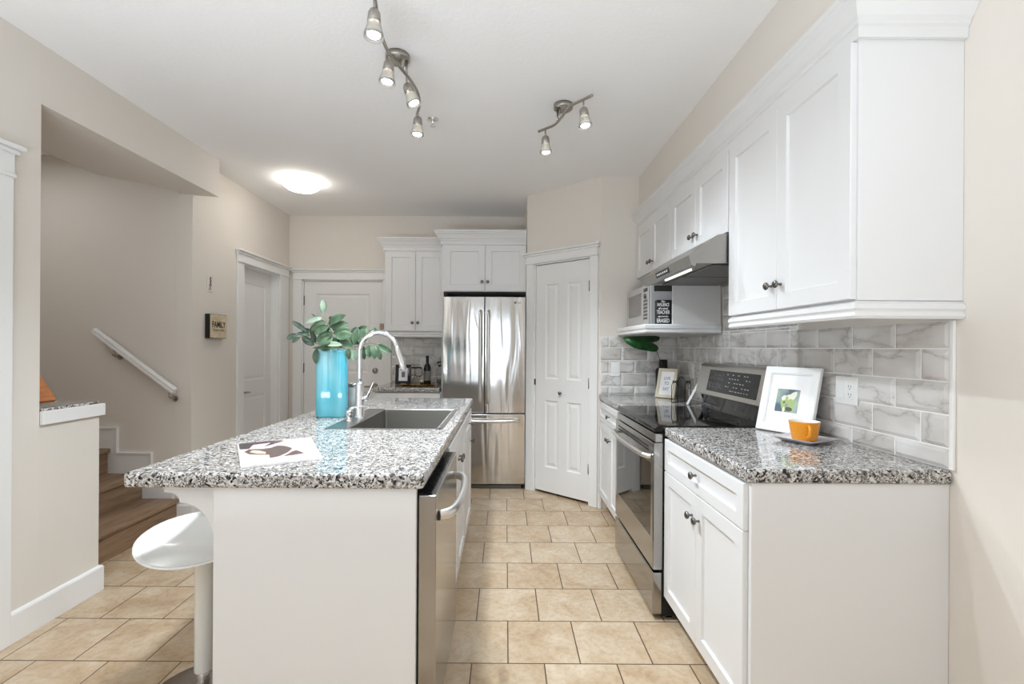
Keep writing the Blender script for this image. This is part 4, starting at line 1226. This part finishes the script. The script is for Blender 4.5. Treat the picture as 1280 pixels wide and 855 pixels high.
bm = B(); dh_ = Vector((-.30, -.954, 0))
hp = [(.050, .058), (.066, .062), (.076, .048), (.070, .026), (.0455, .016)]
tube(bm, curve([Vector((SCn.x, SCn.y, cpz)) + dh_ * r_ + Vector((0, 0, z_)) for r_, z_ in hp], 6), .0065, 10); obj('cup_handle', bm, 'cup', cu)

ff, mt, w, h = leaning('picture_frame', 'beige wooden frame with a printed kitchen saying on the far worktop', (1.128, 3.535, ZC), (1.231, 3.420, ZC), .058, .217, 'beige', .018, .014)
bm = B(); box(bm, .024, w - .024, .024, h - .024, -.0078, -.0070, mtx=mt); obj('print', bm, 'paper', ff)
for s_, z_ in (('LIVE', .66), ('TO', .49), ('EAT', .30)):
    text(s_, .034, mt @ Matrix.Translation((w / 2, h * z_, -.0068)), 'lettering', 'ink', ff, .0003, .8)

wr = thing('wire_holder', 'black wire holder with three arched hoops on the far worktop', 'wire holder', (1.245, 3.26, ZC))
def hoop(x0, x1, ytop, Y, zb=.9158, loops=1):
    a, b = px(x0, 480, Y), px(x1, 480, Y); tz = px((x0 + x1) / 2, ytop, Y).z
    m_ = (a.x + b.x) / 2; hw_ = (b.x - a.x) / 2; zs = tz - hw_ * 1.5
    pts = [(a.x, Y, zb), (a.x, Y, (zb + zs) / 2), (a.x, Y, zs)] + [(m_ - hw_ * math.cos(PI * k / 8), Y, zs + hw_ * 1.5 * math.sin(PI * k / 8)) for k in range(1, 8)] + [(b.x, Y, zs), (b.x, Y, (zb + zs) / 2), (b.x, Y, zb)]
    bm = B(); tube(bm, curve(pts, 3), .0024, 8)
    return bm, m_, tz
for x0, x1, yt, Y, bow in ((839.6, 847.2, 477.5, 3.20, 1), (847.8, 856.0, 471.2, 3.26, 0), (856.4, 863.5, 477.5, 3.32, 1)):
    bm, m_, tz = hoop(x0, x1, yt, Y)
    if bow:
        for s_ in (-1, 1):
            tube(bm, curve([(m_, Y - .004, tz), (m_ + s_ * .012, Y - .006, tz + .010), (m_ + s_ * .014, Y - .006, tz - .006), (m_, Y - .004, tz)], 4), .0028, 6)
    obj('hoop', bm, 'black', wr)
bm = B(); a_, b_ = px(840, 500, 3.20), px(863, 500, 3.32)
tube(bm, [(a_.x, 3.20, .918), ((a_.x + b_.x) / 2, 3.26, .918), (b_.x, 3.32, .918)], .0024, 8); obj('foot_wire', bm, 'black', wr)

# white easel frame seen edge-on beside the range
ef = thing('easel_frame', 'white framed panel seen edge-on on a black strut beside the range', 'picture frame', (1.22, 3.15, ZC))
q0 = Vector((1.190, 3.07, ZC + .006)); q1 = q0 + Vector((.0911, -.0413, .206))
v_ = (q1 - q0).normalized(); u_ = Vector((-.413, -.911, 0)).normalized(); n_ = u_.cross(v_).normalized()
ME2 = Matrix((u_, v_, n_)).transposed().to_4x4(); ME2.translation = q0 - u_ * .155 + n_ * .0045
bm = B(); panel_mesh(bm, .155, (q1 - q0).length, .013, [0, .018, .137, .155], [0, .018, (q1 - q0).length - .018, (q1 - q0).length], {(1, 1)}, [(.002, -.004)], ME2); obj('frame', bm, 'frame_white', ef)
bm = B(); box(bm, .02, .135, .02, (q1 - q0).length - .02, -.0039, -.0032, mtx=ME2); obj('print', bm, 'paper', ef)
bm = B(); a_ = q0.lerp(q1, .62) - n_ * .010 - u_ * .07; b_ = Vector((a_.x + .055, a_.y - .01, ZC + .0075))
tube(bm, [a_, b_], .0065, 8, flat=2.2); obj('strut', bm, 'black', ef)

bvc = Vector((1.232, 3.655, ZC + .0008))
bm = B(); lathe(bm, [(.050, 0), (.055, .005), (.057, .19), (.052, .212), (.033, .222), (.031, .230), (.031, .282), (.0285, .283), (.0285, .235), (0, .233)], 28, Matrix.Translation(bvc), capt=False)
tag(obj('vase', bm, 'black'), 'black bottle vase holding one deep green leaf on the far worktop', 'vase')
lf = thing('leaf_stem', 'single deep green heart shaped leaf standing in the black vase', 'leaf', bvc + Vector((0, 0, .236)))
outl = [(165, 207), (200, 189), (300, 184), (420, 180), (540, 180), (590, 192), (596, 212), (575, 238), (540, 250), (500, 256), (462, 254), (515, 264), (560, 288), (578, 318), (572, 345), (550, 362), (500, 362), (440, 350), (360, 338), (290, 315), (210, 262)]
def lp_(x, y): return px(760 + x / 9.143, 400 + y / 9.143, 3.42 + .16 * (x - 165) / 430 - (y - 270) * .0004)
bm = B()
ctr = lp_(430, 262)
f_ = []; b__ = []
for x, y in outl:
    f_.append(bm.verts.new(lp_(x, y))); b__.append(bm.verts.new(lp_(x, y) + Vector((0, .002, -.0005))))
cf, cb_ = bm.verts.new(ctr + Vector((0, -.012, -.004))), bm.verts.new(ctr + Vector((0, -.009, -.004)))
n_ = len(outl)
for k in range(n_):
    k2 = (k + 1) % n_
    bm.faces.new([cf, f_[k2], f_[k]]); bm.faces.new([cb_, b__[k], b__[k2]]); bm.faces.new([f_[k], f_[k2], b__[k2], b__[k]])
bmesh.ops.recalc_face_normals(bm, faces=list(bm.faces))
obj('blade', bm, 'leafdeep', lf, smooth=True)
bm = B(); tube(bm, curve([lp_(455, 256) + Vector((0, .004, 0)), lp_(520, 300) + Vector((0, .010, 0)), lp_(560, 365), lp_(585, 430), bvc + Vector((0, 0, .236))], 5), .0024, 7); obj('stalk', bm, 'leafdark', lf)

# ------------------------------------------------------------------ switches, signs, lamps
def plate(label, mt, w, h, kinds):
    t = thing('wall_switch' if 'outlet' not in kinds else 'power_outlet', label, 'switch' if 'outlet' not in kinds else 'outlet', mt.translation)
    bm = B(); box(bm, -w / 2, w / 2, -h / 2, h / 2, .0004, .006, .0025, 2, mt); obj('cover_plate', bm, 'whiteplastic', t)
    n = len(kinds)
    for i, k in enumerate(kinds):
        cx = (i - (n - 1) / 2) * .046
        bm = B()
        if k == 'rocker':
            box(bm, cx - .0165, cx + .0165, -.033, .033, .0055, .0090, .001, 1, mt); obj('rocker', bm, 'whiteplastic', t)
        else:
            box(bm, cx - .0165, cx + .0165, -.033, .033, .0055, .0075, .001, 1, mt); s_ = obj('socket', bm, 'whiteplastic', t)
            bm = B()
            for z in (-.018, .014):
                box(bm, cx - .008, cx - .0058, z, z + .009, .0074, .0079, mtx=mt); box(bm, cx + .0055, cx + .008, z, z + .008, .0074, .0079, mtx=mt); box(bm, cx - .002, cx + .002, z - .008, z - .004, .0074, .0079, mtx=mt)
            obj('slots', bm, 'greyslot', s_)
    return t
plate('white double plate with switch and outlet on the near right tiles', frame((XR - .009, 1.883, 1.122), FACE_R), .120, .112, ['rocker', 'outlet'])
plate('white switch plate on the right tiles beside the range back', frame((XR - .009, 3.44, 1.124), FACE_R), .072, .114, ['rocker'])
plate('white switch plate on the pantry side tiles near the door', frame((.880, YP - .009, 1.118), FACE_C), .072, .114, ['rocker'])
plate('white power outlet on the back tiles behind the wine glasses', frame((-.86, YB - .009, 1.115), FACE_C), .072, .114, ['outlet'])
plate('white power outlet on the back tiles behind the black frame', frame((-1.085, YB - .009, 1.115), FACE_C), .072, .114, ['outlet'])

fs = thing('family_sign', 'beige wooden box sign reading FAMILY on the hallway wall', 'sign', (XH + .02, 3.66, 1.34))
MF = frame((XH + .0005, 3.545, 1.343), (1, 0, 0))
bm = B(); box(bm, 0, .215, 0, .186, 0, .038, .002, 1, MF); obj('box', bm, 'signblack', fs)
bm = B(); box(bm, .003, .212, .003, .183, .0378, .0400, .0008, 1, MF); obj('face', bm, 'signwood', fs)
text('FAMILY', .066, MF @ Matrix.Translation((.108, .105, .0402)), 'lettering', 'letter', fs, .0005, .78, bold=.001)
text('IS EVERYTHING', .022, MF @ Matrix.Translation((.108, .062, .0402)), 'small_lettering', 'letter_lt', fs, .0005, .95)

wc = thing('wall_plaque', 'small clear wall plaque with dark script above the FAMILY sign', 'plaque', (XH + .004, 3.60, 1.78))
c0 = px(262.5, 355, 3.62)
MQ = frame((XH + .0005, 3.60, c0.z), (1, 0, 0))
bm = B(); box(bm, -.036, .036, -.062, .062, 0, .005, .002, 1, MQ); obj('back_plate', bm, 'wall', wc)
bm = B()
tube(bm, curve([(-.004, .050, .007), (.006, .040, .007), (-.008, .032, .007), (.008, .022, .007), (-.006, .012, .007), (.008, .004, .007)], 4), .0028, 6, mtx=MQ)
for x0, x1, z0, z1 in ((-.010, -.005, -.022, -.002), (-.010, .012, -.006, -.001), (.008, .012, -.022, -.004), (-.004, .000, -.036, -.022), (-.022, .010, -.044, -.041)):
    box(bm, x0, x1, z0, z1, .0052, .008, .0008, 1, MQ)
obj('script', bm, 'letter', wc)

# track lights
def spot_head(parent, top, aim, power):
    """bell spot: metal socket, frosted shade, glowing lens"""
    aim = Vector(aim).normalized()
    rot = aim.to_track_quat('Z', 'Y').to_matrix().to_4x4()
    mt = Matrix.Translation(top) @ rot
    bm = B(); lathe(bm, [(.010, -.004), (.018, .002), (.0225, .012), (.0245, .046), (.022, .048)], 20, mt); hd_ = obj('spot_head', bm, 'nickel', parent)
    bm = B(); lathe(bm, [(.0235, .044), (.0240, .052), (.029, .072), (.0355, .090), (.0372, .100), (.0355, .101), (.0338, .090), (.027, .072), (.0222, .054), (.0215, .046)], 24, mt, capb=False, capt=False); obj('glass_shade', bm, 'frost', hd_)
    bm = B(); lathe(bm, [(.020, .050), (.0255, .082), (.0255, .0925), (.0235, .094)], 20, mt, capb=False, capt=False); obj('bulb', bm, 'frost', hd_)
    bm = B(); lathe(bm, [(.0232, .0938), (.020, .0955), (0, .0962)], 20, mt); obj('bulb_lens', bm, 'bulb', hd_)
    l = bpy.data.lights.new('bulb_light', 'SPOT'); l.energy = power; l.spot_size = 2.2; l.spot_blend = .7; l.shadow_soft_size = .03; l.color = (.83, .92, 1)
    lo = bpy.data.objects.new('bulb_light', l); COL.objects.link(lo); lo.parent = hd_
    p_ = top + aim * .110 - root_loc(parent)
    lo.matrix_local = Matrix.Translation(p_) @ (-aim).to_track_quat('Z', 'Y').to_matrix().to_4x4()
def track(label, can, bar_pts, heads, r_can):
    t = thing('track_light', label, 'track light', (can[0], can[1], H), 'brushed nickel track lights')
    bm = B(); lathe(bm, [(r_can, -.0005), (r_can, -.022), (r_can - .004, -.026), (0, -.0265)], 32, Matrix.Translation((can[0], can[1], H))); obj('canopy', bm, 'nickel', t)
    cv = curve(bar_pts, 8)
    bm = B(); tube(bm, cv, .0075, 12); obj('bar', bm, 'nickel', t)
    mid = min(cv, key=lambda p: (p.xy - Vector(can[:2])).length)
    bm = B()
    for s_ in (-.018, .018):
        q = mid + Vector((s_ * .6, s_, 0)); near = min(cv, key=lambda p: (p - q).length)
        tube(bm, [(near.x, near.y, near.z), (near.x, near.y, H - .026)], .0055, 8)
    obj('support_rod', bm, 'nickel', t)
    for at_, drop, aim, pw_ in heads:
        p_ = min(cv, key=lambda c: (c.xy - Vector(at_)).length)
        bm = B(); tube(bm, [p_, p_ - Vector((0, 0, drop))], .0048, 8); obj('drop_rod', bm, 'nickel', t)
        spot_head(t, p_ - Vector((0, 0, drop)), aim, pw_)
    return t
zb = 2.565
def bz(x, y): return pz(x, y, zb)
c1 = pz(497, 69, H)
PW = 29
b1 = [bz(462, -60), bz(468, -4), bz(477, 44), bz(488, 70), bz(500, 84), bz(513, 100), bz(522, 116), bz(524.5, 130), bz(521, 143)]
track('four-lamp brushed nickel track light with curved bar over the island', c1, b1,
      [((bz(467, -2)).xy, .05, (0, -.05, -1), PW), (bz(487, 68).xy, .032, (-.08, -.06, -1), PW), (bz(508, 93).xy, .045, (.40, .0, -1), PW), (bz(522, 138).xy, .036, (-.03, -.03, -1), PW)], .056)
c2 = pz(704, 131, H)
b2 = [bz(673, 164.5), bz(683, 160.5), bz(693, 156), bz(700, 149), bz(707, 139.5), bz(714, 132), bz(726, 126), bz(740.5, 119)]
track('two-lamp brushed nickel track light with wavy bar nearer the range', c2, b2,
      [(bz(682, 161).xy, .045, (.04, -.03, -1), .9 * PW), (bz(729, 125).xy, .045, (.10, -.08, -1), .25 * PW)], .054)

cl0 = pz(377, 226, H)
cl = thing('ceiling_light', 'flush round frosted ceiling light glowing near the hallway', 'ceiling light', (cl0.x, cl0.y, H))
bm = B(); lathe(bm, [(.115, -.0005), (.115, -.020), (.10, -.022)], 40, Matrix.Translation(cl.location)); obj('base_pan', bm, 'whiteplastic', cl)
bm = B(); lathe(bm, [(.148, -.022), (.150, -.026), (.140, -.048), (.110, -.070), (.06, -.084), (0, -.088)], 48, Matrix.Translation(cl.location), capb=True); obj('glass_dome', bm, 'dome', cl)
for k in range(3):
    a = math.radians(75 + 120 * k)
    bm = B(); lathe(bm, [(.007, 0), (.009, -.008), (.007, -.014), (0, -.015)], 12, Matrix.Translation(cl.location + Vector((.145 * math.cos(a), .145 * math.sin(a), -.018)))); obj('clip', bm, 'nickel', cl)

sp0 = pz(541, 149, H)
sp = thing('sprinkler', 'small chrome ceiling sprinkler head beside the four-lamp track light', 'sprinkler', (sp0.x, sp0.y, H))
bm = B(); lathe(bm, [(.034, -.0005), (.034, -.003), (.012, -.008)], 24, Matrix.Translation(sp.location)); obj('escutcheon', bm, 'chrome', sp)
bm = B(); lathe(bm, [(.009, -.006), (.009, -.018), (.004, -.022), (.004, -.040), (.014, -.042), (.014, -.044), (0, -.045)], 16, Matrix.Translation(sp.location)); obj('spray_nozzle', bm, 'chrome', sp)
